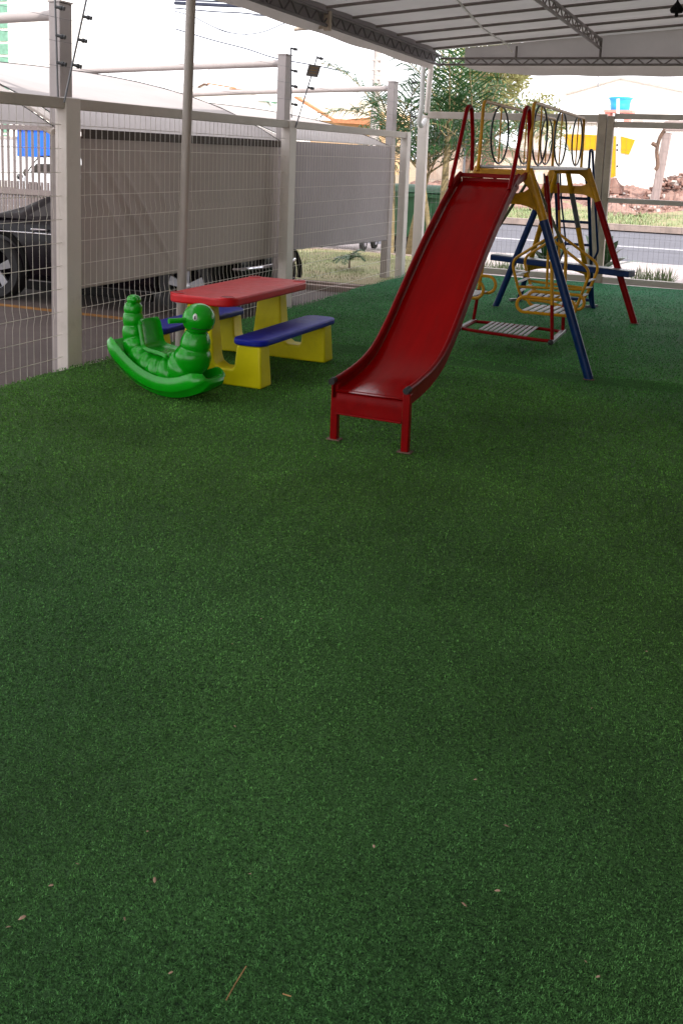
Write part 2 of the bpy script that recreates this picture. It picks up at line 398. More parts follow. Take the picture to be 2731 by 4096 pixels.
# ================================================================== LEFT FENCE
lf=thing('mesh_fence','cream welded mesh fence on square posts between turf and car park','fence',(-4.26,7,ZP))
PY=[(2.15,2.30),(5.43,5.58),(8.71,8.85),(12.0,12.14)]
for a,b in PY:
    MB().box((-4.305,a,ZP),(-4.215,b,1.745)).build('post','post_paint',lf,bevel=.006)
for i in range(3):
    y0=PY[i][1];y1=PY[i+1][0]
    MB().box((-4.298,y0+.002,1.672),(-4.226,y1-.002,1.742)).build('top_rail','rail_paint',lf,bevel=.004)
    m=MB()
    k=0;y=y0+.03
    while y<y1-.01:
        kink=[(-4.262+ (.012 if z in(.36,1.0) else 0),y,z) for z in (ZP+.02,.30,.36,.42,.94,1.0,1.06,1.67)]
        m.tube(kink,.0016,4,cap=False); y+=.0655
    z=ZP+.06
    while z<1.66:
        m.tube([(-4.2575,y0,z),(-4.2575,y1,z)],.0021,4,cap=False); z+=.152
    m.build('mesh_panel','wire_paint',lf)
# ================================================================== FAR FENCE
ff=thing('mesh_fence','taller far mesh fence across the end of the turf beside the road','fence',(-2,12.78,ZP))
for x0,x1,h in ((-4.34,-4.22,1.98),(-2.06,-1.955,2.04),(-1.945,-1.87,2.02),(1.2,1.32,2.04),(4.5,4.62,2.04)):
    MB().box((x0,12.74,ZP),(x1,12.84,h)).build('post','post_old' if -2.1<x0<-1.8 else 'post_paint',ff,bevel=.006)
for x0,x1,z0,z1,n in ((-4.218,-2.062,1.945,2.03,'top_rail'),(-1.868,1.198,1.985,2.05,'top_rail'),(-1.868,1.198,1.885,1.955,'top_rail'),(-1.868,1.198,.985,1.045,'middle_rail'),
    (-4.218,-2.062,.0,.075,'bottom_rail'),(-1.868,1.198,.0,.075,'bottom_rail'),(1.322,4.498,1.985,2.05,'top_rail'),(1.322,4.498,.985,1.045,'middle_rail'),(1.322,4.498,.0,.075,'bottom_rail')):
    MB().box((x0,12.755,z0),(x1,12.825,z1)).build(n,'rail_paint',ff,bevel=.004)
for x0,x1,zt in ((-4.21,-2.07,1.94),(-1.86,1.19,1.88)):
    m=MB();x=x0+.03
    while x<x1: m.tube([(x,12.80,.07),(x,12.80,zt)],.0011,4,cap=False); x+=.06
    z=.12
    while z<zt: m.tube([(x0,12.803,z),(x1,12.803,z)],.0011,4,cap=False); z+=.15
    m.build('mesh_panel','mesh_far',ff)
# ================================================================== CAR PARK AWNING
def awn(x,base=1.58,s=1.0):   # profile of the fabric, rising away from the fence
    d=-4.47-x
    return base+s*(.62*(1-math.exp(-d/1.15))+.045*d)
aw=thing('parking_awning','pale fabric parking awning on square columns with curved tube arms behind the fence','awning',(-4.5,8,ZP))
for a,b,top in ((2.35,2.48,2.36),(5.67,5.80,2.37),(9.06,9.19,2.37),(12.1,12.24,2.35)):
    col=MB().box((-4.54,a,ZP),(-4.45,b,top)).build('column','column_paint',aw,bevel=.005)
    MB().box((-4.546,a-.004,top+.001),(-4.444,b+.004,top+.012)).build('cap','column_paint',col)
    yc=(a+b)/2
    MB().tube(smooth_path([(-4.55,yc,top-.075),(-5.6,yc,top-.105),(-6.8,yc,top-.15),(-8.2,yc,top-.23),(-9.4,yc,top-.36)],5),.036,12).build('arm','column_paint',aw)
for i,(y0,y1) in enumerate(((2.5,5.62),(5.84,9.0),(9.25,12.05))):
    bs=(1.56,1.555,1.57)[i];sc_=(1,1,.72)[i]
    m=MB().grid(lambda u,v:V((-4.47-5.2*u,y0+(y1-y0)*v,awn(-4.47-5.2*u,bs,sc_)-.10*math.sin(math.pi*v)*math.sin(math.pi*min(1,u*1.3)))),26,14)
    m.build('fabric_roof','awning_fabric',aw,smooth=80)
    for yy in (y0,y1):
        MB().tube([(-4.47-5.2*u/16,yy,awn(-4.47-5.2*u/16,bs,sc_)-.035) for u in range(17)],.028,8).build('gable_tube','post_paint',aw)
        m=MB();pts=[(-4.47-5.2*u/16,yy,awn(-4.47-5.2*u/16,bs,sc_)+.004) for u in range(17)]
        m.tube(pts,.005,5).build('rope','black_rubber',aw)
# curtains
def curtain(y0,y1,z0a,z0b,z1,folds,label,bar,mt='curtain_fabric'):
    def fn(u,v):
        y=y0+(y1-y0)*u; zb=z0a+(z0b-z0a)*u; z=zb+(z1-zb)*v
        x=-4.40
        # diagonal tension creases running from the top corner downwards
        for (c,wd,am,t0,t1) in folds:
            s=(u-c)-(1-v)*.30
            x+=am*math.exp(-(s/wd)**2)*max(0,math.sin(math.pi*min(1,max(0,((1-v)-t0)/(t1-t0)))))
        x+=.004*math.sin(u*23)+.006*math.sin(u*7+v*3)
        return V((x,y,z))
    t=thing('privacy_curtain',label,'curtain',(-4.4,(y0+y1)/2,z0a),'grey screens hung behind the fence')
    MB().grid(fn,160,60).build('fabric',mt,t,smooth=80)
    if bar:
        MB().box((-4.392,y0,z1-.014),(-4.360,y1,z1+.050)).build('rail','brown_bar',t)
    MB().tube([(-4.40,y0,z0a-.004),(-4.40,y1,z0b-.004)],.010,8).build('hem',mt,t)
curtain(5.815,8.86,.47,.455,1.505,[(.03,.010,.035,0,1),(.10,.010,.028,.1,1),(-.05,.012,.025,.1,.95),(.21,.016,.014,0,.6)],'taupe hanging screen with diagonal creases between the first two columns',True)
curtain(9.21,11.93,.50,.42,1.56,[],'smooth lilac grey hanging screen behind the fence nearest the dumpsters',False,'curtain_lilac')
# ================================================================== PARKED CAR (dark saloon, nose towards the fence)
car=thing('parked_car','black saloon car parked behind the fence, half hidden by the taupe screen','car',(-6.2,9.15,ZP))
XO=-.02
def car_section(x,kind):
    pass
def loft(m,secs,close=True):
    k=len(secs[0]);vs=[p for s_ in secs for p in s_];fs=[]
    for i in range(len(secs)-1):
        for j in range(k): fs.append((i*k+j,i*k+(j+1)%k,(i+1)*k+(j+1)%k,(i+1)*k+j))
    fs+=[tuple(range(k-1,-1,-1)),tuple((len(secs)-1)*k+j for j in range(k))]
    return m.add(vs,fs)
yc=9.15
def body_ring(x,hw,zb,zt,belt=.55):
    zm=zb+(zt-zb)*belt
    return [V((x,yc-hw*.90,zb)),V((x,yc-hw*.985,zb+.10)),V((x,yc-hw,zm)),V((x,yc-hw*.97,zt-.10)),V((x,yc-hw*.90,zt-.02)),V((x,yc-hw*.6,zt+.01)),
            V((x,yc+hw*.6,zt+.01)),V((x,yc+hw*.90,zt-.02)),V((x,yc+hw*.97,zt-.10)),V((x,yc+hw,zm)),V((x,yc+hw*.985,zb+.10)),V((x,yc+hw*.90,zb))]
secs=[body_ring(x,hw,ZP+zb,ZP+zt) for x,hw,zb,zt in ((-8.12,.55,.35,.66),(-8.05,.72,.26,.78),(-7.9,.80,.20,.83),(-7.5,.85,.18,.86),(-7.0,.86,.17,.90),(-6.0,.865,.17,.945),(-5.5,.86,.17,.93),(-5.1,.855,.18,.90),(-4.85,.82,.19,.83),(-4.68,.74,.20,.72),(-4.6,.6,.24,.60))]
body=loft(MB(),secs).build('body','car_paint',car,smooth=50)
su=body.modifiers.new('s','SUBSURF');su.levels=2;su.render_levels=2
def cab_ring(x,hw,zb,zt,s): return [V((x,yc-hw,zb)),V((x,yc-hw*s,zt)),V((x,yc+hw*s,zt)),V((x,yc+hw,zb))]
cab=[cab_ring(x,.80,ZP+.84,ZP+zt,s) for x,zt,s in ((-7.45,.86,.95),(-7.1,.96,.86),(-6.6,1.17,.80),(-6.25,1.38,.78),(-6.0,1.44,.78),(-5.75,1.38,.79),(-5.2,1.02,.9),(-5.0,.91,.95))]
loft(MB(),cab).build('cabin','car_paint',car,smooth=50)
for xa,xb,xc,xd in ((-7.0,-6.6,-6.32,-6.32),(-6.24,-6.24,-5.98,-5.4)):
    def sp(x,f):
        # point on cabin side
        for i in range(len(cab)-1):
            if cab[i][0].x<=x<=cab[i+1][0].x:
                t=(x-cab[i][0].x)/(cab[i+1][0].x-cab[i][0].x)
                lo=cab[i][0].lerp(cab[i+1][0],t);hi=cab[i][1].lerp(cab[i+1][1],t);break
        p=lo.lerp(hi,f);p.y-=.004;return p
    MB().add([sp(xa,.15),sp(xd,.15),sp(xc,.86),sp(xb,.86)],[(0,1,2,3)]).build('side_window','car_glass',car)
def wheel(x,y,s):
    z=ZP+.315;t=MB();n=36
    prof=[(.20,-.09),(.29,-.095),(.312,-.07),(.315,0),(.312,.07),(.29,.095),(.20,.09)]
    t.add([(x+r*math.cos(2*math.pi*i/n),y+d,z+r*math.sin(2*math.pi*i/n)) for i in range(n) for r,d in prof],
          [(i*7+j,i*7+j+1,((i+1)%n)*7+j+1,((i+1)%n)*7+j) for i in range(n) for j in range(6)])
    to=t.build('wheel','tyre',car,smooth=50)
    r=MB()
    for i in range(n):
        a0=2*math.pi*i/n;a1=2*math.pi*(i+1)/n
        q=[]
        for a in(a0,a1):
            for rr,d in((.212,.088),(.195,.075),(.19,-.02)): q.append((x+rr*math.cos(a),y+s*d,z+rr*math.sin(a)))
        r.add(q,[(0,1,4,3),(1,2,5,4)])
    for i in range(5):
        for o in(-.075,.075):
            a=2*math.pi*i/5+.35
            r.bar((x+.045*math.cos(a+o*2),y+s*.07,z+.045*math.sin(a+o*2)),(x+.197*math.cos(a+o*1.6),y+s*.078,z+.197*math.sin(a+o*1.6)),.042,.022,up=(0,1,0))
    r.ball((x,y+s*.07,z),(.05,.018,.05),16,8)
    r.build('rim','alloy',to)
    h=MB();h.add([(x,y-s*.03,z)]+[(x+.19*math.cos(2*math.pi*i/n),y-s*.03,z+.19*math.sin(2*math.pi*i/n)) for i in range(n)],[(0,i+1,(i+1)%n+1) for i in range(n)])
    h.build('brake_disc','car_black',to)
    ar=MB().tube([(x+.365*math.cos(R(-10+200*i/24)),y+s*.045,z+.02+.365*math.sin(R(-10+200*i/24))) for i in range(25)],.03,8)
    ar.build('wheel_arch','car_black',car)
for x in(-7.32,-5.04):
    wheel(x,yc-.80,-1);wheel(x,yc+.80,1)
MB().bar((-6.95,yc-.868,ZP+.18),(-5.42,yc-.868,ZP+.18),.03,.09).build('sill','car_black',car,bevel=.01)
for x in(-6.6,-5.62):
    MB().tube(smooth_path([(x,yc-.868,ZP+.25),(x-.01,yc-.872,ZP+.6),(x-.03,yc-.84,ZP+.92)],5),.004,5).build('door_seam','car_black',car)
for x in(-6.78,-5.85):
    MB().tube(fillet([(x-.09,yc-.852,ZP+.745),(x-.08,yc-.885,ZP+.75),(x+.08,yc-.885,ZP+.752),(x+.09,yc-.852,ZP+.747)],.02),.011,8).build('door_handle','chrome',car)
MB().tube(smooth_path([(-8.0,yc-.78,ZP+.66),(-7.6,yc-.862,ZP+.70),(-6.5,yc-.872,ZP+.71),(-5.2,yc-.862,ZP+.68)],6),.006,6).build('side_moulding','chrome',car)
MB().ball((-8.0,yc-.66,ZP+.74),(.10,.13,.07)).build('tail_light','red_plastic',car)
MB().ball((-4.86,yc-.70,ZP+.64),(.17,.10,.06)).build('headlight','lamp_lens',car)
MB().ball((-4.86,yc+.70,ZP+.64),(.17,.10,.06)).build('headlight','lamp_lens',car)
MB().tube(smooth_path([(-4.9,yc-.80,ZP+.29),(-4.63,yc-.6,ZP+.27),(-4.56,yc,ZP+.265),(-4.63,yc+.6,ZP+.27),(-4.9,yc+.80,ZP+.29)],6),.028,8).build('bumper_strip','chrome',car)
MB().tube(smooth_path([(-4.9,yc-.79,ZP+.50),(-4.62,yc-.6,ZP+.49),(-4.565,yc,ZP+.485),(-4.62,yc+.6,ZP+.49),(-4.9,yc+.79,ZP+.50)],6),.018,8).build('grille_strip','chrome',car)
mi=MB().ball((-5.35,yc-.93,ZP+.98),(.07,.11,.065)).build('wing_mirror','car_paint',car)
# ================================================================== SHADE CANOPY
cz=lambda x,y: 2.735+.082*(x+4.0)+.011*(12.5-y)
cp=thing('shade_canopy','grey fabric shade canopy on steel trusses roofing the playground','canopy',(-4,12.5,ZP))
X0,X1,Y0,Y1=-4.0,3.4,-1.9,12.5
def roof_fn(u,v):
    x=X0-.07+(X1-X0+.07)*u;y=Y1+.06+(Y0-Y1-.06)*v
    ph=((12.5-y)%0.64)/.64
    return V((x,y,cz(x,y)+.035+.012*math.sin(math.pi*ph)+.01*math.sin(x*1.3)))
MB().grid(roof_fn,40,130).build('roof_fabric','canopy_fabric',cp,smooth=80)
y=12.5-.38;i=0
while y>-1.75:
    MB().tube([(X0+.02,y,cz(X0,y)+.008),(-2.05,y,cz(-2.05,y)+.012),(X1,y,cz(X1,y)+.012)],.015,8).build('purlin','purlin',cp); y-=.64
def truss(a,b,h,name,up=V((0,0,1)),n=40,ch=.017):
    a=V(a);b=V(b);m=MB();m.tube([a,b],ch,8);m.tube([a+up*h,b+up*h],ch,8)
    for i in range(n):
        p=a.lerp(b,i/n);q=a.lerp(b,(i+.5)/n);s_=a.lerp(b,(i+1)/n)
        m.tube([p,q+up*h],.008,6,cap=False);m.tube([q+up*h,s_],.008,6,cap=False)
    return m.build(name,'side_truss' if name=='side_truss' else 'truss_paint',cp)
truss((X0,12.5,2.585),(X0,-1.9,2.585+.17),.115,'side_truss',n=52)
truss((-2.05,12.48,cz(-2.05,12.48)-.115),(-2.05,-1.9,cz(-2.05,-1.9)-.115),.10,'roof_truss',n=50)
truss((-.1+.6,12.48,cz(.5,12.48)-.115),(.5,-1.9,cz(.5,-1.9)-.115),.10,'roof_truss',n=60)
truss((X0,12.5,2.595),(X1,12.5,2.595),.075,'end_truss',n=36,ch=.014)
for x in(-3.05,-2.05,.5): MB().tube([(x,12.5,2.67),(x,12.5,cz(x,12.5))],.014,8).build('strut','truss_paint',cp)
# gable of fabric between end truss and roof
MB().grid(lambda u,v:V((X0+.3+(X1-X0-.3)*u,12.53+.01*math.sin(u*30),2.59+(cz(X0+.3+(X1-X0-.3)*u,12.53)+.04-2.59)*v)),40,3).build('gable_fabric','canopy_fabric',cp,smooth=80)
# valances hanging outside the trusses
MB().grid(lambda u,v:V((X0+.25+(X1-X0-.25)*u,12.56+.015*math.sin(u*50)+.02*v,2.60-(.125*(1-math.exp(-u*22))+.006*math.sin(u*60)+.004)*v)),120,4).build('valance','valance_fabric',cp,smooth=80)
MB().grid(lambda u,v:V((X0-.06-.04*v,12.45-14.3*u,2.625+.15*u-.10*v+.008*math.sin(u*60)*v)),120,3).build('valance','valance_fabric',cp,smooth=80)
MB().grid(lambda u,v:V((X0-.05,12.45-14.3*u,2.80+.16*u-.19*v)),60,1).build('liner','liner',cp)
# poles
MB().tube([at(719,1383,Z=0)+V((0,0,-.1)),at(768,0,X=-3.93)+V((-.005,0,.12))],.035,16).build('pole','pole_paint',cp)
MB().tube([at(1706,450,Y=12.6),at(1724,250,Y=12.55)],.034,14).build('pole','post_paint',cp)
dp=MB().tube(fillet([at(1692,250,Y=12.3),at(1686,420,Y=12.3),at(1674,492,Y=12.3),at(1684,506,Y=12.35),at(1700,480,Y=12.6)],.06),.030,12).build('downpipe','conduit',cp)
MB().tube([(-4.02,9.0,2.62),(-4.34,9.0,2.60)],.018,10).build('bracket','post_old',cp)
MB().bar((-4.0,9.0,2.58),(-4.0,9.0,2.76),.06,.05,up=(0,1,0)).build('bracket_plate','post_old',cp)
def roofpt(x,y,dz): return V((x,y,cz(x,y)-dz))
MB().tube([roofpt(-2.55,7.2,.01),roofpt(-3.02,10.8,.015),roofpt(-3.06,11.5,.015),roofpt(-3.05,12.0,.03),V((-3.05,12.3,2.72))],.011,8).build('conduit','conduit',cp)
# small black hanging ornament
lp=at(2705,40,X=-.8)
orn=thing('hanging_lantern','small black spade shaped lantern hanging from the canopy roof','lantern',tuple(lp))
m=MB();prof=[(.004,.075),(.012,.055),(.02,.045),(.045,.015),(.05,.0),(.042,-.02),(.012,-.024),(.014,-.045),(.005,-.05)]
n=14;m.add([(lp.x+r*math.cos(2*math.pi*i/n),lp.y+r*math.sin(2*math.pi*i/n),lp.z+d) for i in range(n) for r,d in prof],[(i*9+j,i*9+j+1,((i+1)%n)*9+j+1,((i+1)%n)*9+j) for i in range(n) for j in range(8)])
m.build('body','car_black',orn)
MB().tube([(lp.x,lp.y,lp.z+.07),(lp.x,lp.y,cz(lp.x,lp.y)+.02)],.003,6).build('cord','car_black',orn)
# ================================================================== ELECTRIC FENCE RODS
def rod(a,b,ins,label,down=None):
    a=V(a);b=V(b);t=thing('electric_fence_rod',label,'fence rod',tuple(a),'electric fence rods on the post tops')
    MB().tube([a,b],.0065,8).build('rod','rod_metal',t)
    for f in ins:
        p=a.lerp(b,f);mm_=MB();d=V((.06,.012,-.012))
        mm_.tube([p,p+d*.5,p+d*.52,p+d*.75,p+d*.77,p+d],[.010,.010,.015,.015,.011,.014],8)
        mm_.build('insulator','insulator',t)
    return t
rod(at(234,420,X=-4.24),at(221,0,X=-4.24)+V((0,0,.05)),(.38,.62,.87),'upright electric fence rod on the near post facing the car park')
rod(at(258,410,X=-4.21),at(345,0,X=-4.21)+V((.0,.02,.05)),(.34,.57,.78),'leaning electric fence rod on the near post above the turf')
rod(at(1166,470,X=-4.26),at(1163,190,X=-4.26),(.2,.46,.68,.99),'upright electric fence rod on the middle post beside the awning column')
rod(at(1182,510,X=-4.21),at(1270,222,X=-4.21),(.55,.97),'leaning electric fence rod that carries the warning sign')
rod(at(1640,560,X=-4.26),at(1648,320,X=-4.26),(.4,.97),'thin electric fence rod on the far post in front of the palms')
sg=thing('warning_sign','small brown warning plate tied to the leaning rod on the middle post','sign',tuple(at(1255,281,X=-4.2)))
c_=[at(1237,256,X=-4.195),at(1284,263,X=-4.195),at(1270,310,X=-4.195),at(1224,303,X=-4.195)]
MB().prism(c_,(-.004,0,0)).build('plate','sign_brown',sg)
for f in(.25,.48,.7):
    a=c_[0].lerp(c_[3],f).lerp(c_[1].lerp(c_[2],f),.18);b=c_[0].lerp(c_[3],f).lerp(c_[1].lerp(c_[2],f),.82)
    MB().bar(a+V((.002,0,0)),b+V((.002,0,0)),.003,.012).build('lettering_band','sign_text',sg)
for i,z in enumerate((1.93,2.08,2.22,2.34)):
    o=MB().tube([(-4.2,-1,z+.02),(-4.2,5.5,z),(-4.2,7.2,z-.012),(-4.2,9.0,z),(-4.2,10.6,z-.012),(-4.22,12.1,z)],.0012,4,cap=False).build('electric_wire','rod_metal')
    tag(o,('lowest','second lowest','second highest','highest')[i]+' thin electric wire strung between the fence rods','wire','electric fence wires')

sb_=thing('light_block_building','unseen building wall added right of the covered yard to cut light','building',(3.5,4,ZP))  # unseen building with windows, added to cut light from the right
wl=MB().box((3.45,-7,-.3),(3.75,12.4,3.6)).build('wall','light_block_wall',sb_)
for y in(-2.0,2.0,6.0,10.0):
    wf=MB();wf.box((3.40,y-.7,.9),(3.449,y+.7,.97)).box((3.40,y-.7,2.03),(3.449,y+.7,2.1)).box((3.40,y-.7,.971),(3.449,y-.63,2.029)).box((3.40,y+.63,.971),(3.449,y+.7,2.029))
    w_=wf.build('window_frame','column_paint',sb_);MB().box((3.43,y-.629,.972),(3.447,y+.629,2.028)).build('pane','car_glass',w_)
# ================================================================== PLAY STRUCTURE
ps=thing('playground_tower','red slide with railed platform on yellow and blue A frame legs','play structure',(-1.75,7.5,0))
DZ=1.40
nR=V((-1.553,6.92,DZ));nL=V((-1.90,6.92,DZ));fR=V((-1.63,9.72,DZ));fL=V((-1.965,9.80,DZ))
# deck plate with folded rim
m=MB()
m.add([p+V((0,0,d)) for p in(nL,nR,fR,fL) for d in(0,.010)],[(0,2,4,6),(1,7,5,3),(0,1,3,2),(2,3,5,4),(4,5,7,6),(6,7,1,0)])
for a,b in((nR,fR),(nL,fL)): m.m(1).bar(a+V((0,0,-.004)),b+V((0,0,-.004)),.007,.014)
m.build('deck',['zinc','grey_paint'],ps)
def plate(pts,off,name,mt,par): return MB().prism(pts,off).build(name,mt,par,bevel=.003)
def aframe(pR,pL,tR,tL,colR,colL,zsR,zsL,zc):
    """two legs, flared top beam, flared cross plate"""
    for p,t,cname,zs in((pR,tR,colR,zsR),(pL,tL,colL,zsL)):
        f=(zs-p.z)/(t.z-p.z); q=p.lerp(t,f)
        lo=MB().tube([p,q],.031,16).build('leg',cname,ps)
        MB().tube([q,t+V((0,0,-.005))],.030,16).build('leg_upper','yellow_paint',lo)
        mm_=MB(); mm_.box((p.x-.038,p.y-.032,p.z),(p.x+.038,p.y+.032,p.z+.005)); mm_.build('foot_plate','bark',lo,bevel=.001)
    y=V((0,1,0))
    def legx(z,p,t): return p.lerp(t,(z-p.z)/(t.z-p.z))
    inw=(tR-tL).normalized()
    # top flare
    N=12;up=[];dn=[]
    a=legx(DZ-.01,pL,tL);b=legx(DZ-.01,pR,tR)
    for i in range(N+1):
        s=i/N;e=abs(2*s-1)
        depth=.055+.17*max(0,(e-.45)/.55)**2.2
        A=legx(DZ-depth,pL,tL);B=legx(DZ-depth,pR,tR)
        up.append(a.lerp(b,s));dn.append(A.lerp(B,s))
    plate([q+V((0,-.03,0)) for q in up+dn[::-1]],(0,.016,0),'top_beam','yellow_paint',ps)
    # cross plate, flaring into both legs
    up=[];dn=[]
    for i in range(N+1):
        s=i/N;e=abs(2*s-1);g=max(0,(e-.4)/.6)**2
        A=legx(zc+.035+.07*g,pL,tL);B=legx(zc+.035+.07*g,pR,tR);up.append(A.lerp(B,s))
        A=legx(zc-.04-.06*g,pL,tL);B=legx(zc-.04-.06*g,pR,tR);dn.append(A.lerp(B,s))
    plate(up+dn[::-1],(0,.016,0),'cross_plate','yellow_paint',ps)
aframe(V((-1.045,6.92,0)),V((-2.40,7.02,0)),nR+V((.0,0,0)),nL,'blue_paint','blue_paint',1.058,1.03,1.195)
aframe(V((-1.088,9.66,0)),V((-2.473,9.93,0)),fR,fL,'red_paint','blue_paint',1.10,1.02,1.20)
# inner A frame under the ladder end
iR=V((-1.595,10.45,0));iL=V((-2.363,10.45,0));itR=at(2270,688,Y=9.66);itL=at(2226,688,Y=9.66)
for p,t in((iR,itR),(iL,itL)):
    q1=p.lerp(t,.215);q2=p.lerp(t,.62)
    lo=MB().tube([p,q1],.026,14).build('leg','blue_paint',ps)
    MB().tube([q1,q2],.026,14).build('leg_middle','yellow_paint',lo)
    MB().tube([q2,p.lerp(t,.86)],.025,14).build('leg_band','grey_paint',lo)
    MB().tube([p.lerp(t,.86),t],.024,14).build('leg_upper','yellow_paint',lo)
    MB().bar(p+V((-.07,-.09,.02)),p+V((.03,.05,.02)),.03,.025).build('foot_plate','zinc',lo)
m=[];d_=[]
for i in range(13):
    s=i/12;e=abs(2*s-1);g=max(0,(e-.35)/.65)**2
    a=iL.lerp(itL,(.42+.03+.05*g)/1.38);b=iR.lerp(itR,(.42+.03+.05*g)/1.38);m.append(a.lerp(b,s))
    a=iL.lerp(itL,(.42-.025-.05*g)/1.38);b=iR.lerp(itR,(.42-.025-.05*g)/1.38);d_.append(a.lerp(b,s))
plate(m+d_[::-1],(0,.014,0),'cross_plate','yellow_paint',ps)
MB().tube([V((-2.30,10.47,.075)),V((-1.62,10.47,.075))],.018,10).build('foot_bar','blue_paint',ps)
# blue plank across the far legs
bd=MB().bar(V((-2.545,10.02,.485)),V((-1.135,9.56,.465)),.14,.055).build('plank','blue_paint',ps,bevel=.008)
MB().bar(V((-2.545,10.02,.5165)),V((-1.135,9.56,.4965)),.128,.004).build('plank_lit_top','zinc',bd)  # pale strip: light on the plank's upper face put into its colour
# ladder
l0=at(2222,770,Y=10.0);l1=at(2236,1055,Y=10.25);r0=at(2353,778,Y=10.0);r1=at(2369,1228,Y=10.4);r1.z=max(r1.z,.01)
MB().tube([fL.lerp(fR,.08)+V((0,.02,-.03)),l0,l1],.016,10).build('ladder_rail','blue_paint',ps)
MB().tube([fL.lerp(fR,.93)+V((0,.02,-.03)),r0,r1],.017,10).build('ladder_rail','blue_paint',ps)
def onr(a,b,z): return a.lerp(b,(z-a.z)/(b.z-a.z))
for z in(1.11,.88,.655,l1.z):
    MB().tube([onr(l0,l1,z),onr(r0,r1,z)],.014,10).build('rung','blue_paint',ps)
hl=MB().tube(fillet([at(2352,700,Y=9.85),at(2358,600,Y=9.85),at(2368,600,Y=9.9),at(2372,690,Y=9.95),at(2390,1005,Y=10.3),at(2369,1045,Y=10.35)],.03),.012,10).build('ladder_handrail','blue_paint',ps)
MB().tube(fillet([at(2238,668,Y=9.9),at(2243,800,Y=10.0),at(2262,975,Y=10.2),at(2238,1040,Y=10.25)],.04),.009,8).build('ladder_handrail','blue_paint',ps)
# guard rails with hoops
def guard(a,b,zt,fr,name):
    d=(b-a);A=a.copy();B=b.copy();A.z=DZ+.005;B.z=DZ+.005
    T=lambda p,z:V((p.x,p.y,z))
    s=a.lerp(b,-.012)
    g=MB().tube(fillet([T(s,DZ-.03),T(a,DZ+.06),T(a.lerp(b,.01),zt),T(b.lerp(a,.01),zt),T(b,DZ+.005)],[0,.05,.07,.06,0]),.0125,10).build('guard_rail','yellow_paint',ps)
    L=d.length
    for f in fr:
        c=a.lerp(b,f);c.z=1.632;u=V((d.x,d.y,0)).normalized()
        pts=[c+u*.28*math.cos(t)+V((0,0,.207*math.sin(t))) for t in[2*math.pi*i/40 for i in range(40)]]
        h=MB().tube(pts,.0075,8,closed=True).build('hoop','dark_ring',g)
        MB().tube([c+V((0,0,.215)),c+V((0,0,-.215))],.006,8).build('hoop_rod','yellow_paint',g)
guard(nR+V((.0,.0,0)),fR+V((0,-.35,0)),1.84,(.135,.50,.855),'r')
guard(nL+V((0,.0,0)),fL+V((0,-.05,0)),1.845,(.205,.53,.865),'l')
# slide -------------------------------------------------------------
prof=[(4.635,.318),(4.80,.328),(5.0,.352),(5.2,.408),(5.40,.525),(5.60,.672),(5.80,.818),(6.02,.972),(6.2,1.085),(6.36,1.185),(6.58,1.305),(6.70,1.352)]
PR=smooth_path([(0,y,z) for y,z in prof],5)
def off(P,d):
    out=[]
    for i,p in enumerate(P):
        t=(P[min(i+1,len(P)-1)]-P[max(i-1,0)]).normalized();n=V((0,-t.z,t.y));out.append(p+n*d)
    return out
XL,XR=-1.965,-1.568
B=off(PR,-.050);B2=off(PR,-.056)
sl=MB()
bx0,bx1=XL+.012,XR-.012
k=len(B)
def xx(P,x): return [V((x,p.y,p.z)) for p in P]
vs=xx(B,bx0)+xx(B,bx1);sl.add(vs,[(i,i+1,k+i+1,k+i) for i in range(k-1)])
vs=xx(B2,bx0)+xx(B2,bx1);sl.add(vs,[(i+1,i,k+i,k+i+1) for i in range(k-1)])
slide=sl.build('slide','red_chute',ps,smooth=60)
for x,sg_ in((XL,1),(XR,-1)):
    a=xx(PR,x);b=xx(off(PR,-.088),x);mm_=MB();k=len(a)
    o=V((sg_*.006,0,0))
    mm_.add(a+b+[p+o for p in a]+[p+o for p in b],[(i,i+1,k+i+1,k+i) for i in range(k-1)]+[(2*k+i+1,2*k+i,3*k+i,3*k+i+1) for i in range(k-1)])
    mm_.build('side_wall','red_paint',slide,smooth=60)
    MB().tube(xx(PR,x),.0145,12).build('side_rail','red_paint',slide)
    MB().tube([V((x,4.615,.317)),V((x,4.66,.32))],.0165,12).build('end_cap','black_rubber',slide)
    fy=4.68 if x<-1.8 else 4.645
    lg=MB().box((x-.019,fy-.019,0),(x+.019,fy+.019,.30)).build('slide_leg','red_paint',slide,bevel=.004)
    mm_=MB();mm_.box((x-.036,fy-.026,0.002),(x+.036,fy+.026,.008));mm_.build('foot_plate','bark',slide)
# bottom lip: bed rolls over and hangs down as an apron
yb=B[0].y;zb_=B[0].z
MB().grid(lambda u,v:V((XL+.022+(XR-XL-.044)*u,*( (4.668-.03*math.sin(v*2.5), zb_+.004-.012*v) if v<.001 else (4.655-.018*math.sin(min(1,v*3)*1.57), zb_+.005-.02*min(1,v*3)**2-.10*v))))  ,10,12).build('lip','red_paint',slide,smooth=60)
MB().tube([V((XL+.02,4.637,zb_-.115)),V((XR-.02,4.625,zb_-.115))],.006,8).build('lip_edge','red_paint',slide)
MB().bar(V((XL,6.72,1.342)),V((XR,6.72,1.342)),.05,.028).build('top_bar','red_paint',slide,bevel=.005)
MB().add([V((XL,6.72,1.332)),V((XR,6.72,1.332)),V((nR.x,6.90,1.338)),V((nL.x-.05,6.90,1.338))],[(0,1,2,3)]).build('top_plate','red_paint',slide)
MB().box((XL+.012,6.714,1.262),(XR-.012,6.722,1.326)).build('top_panel','red_paint',slide)
MB().bar(V((XR,6.62,1.30)),V((XR+.005,6.93,1.36)),.018,.04).build('bracket','red_paint',slide)
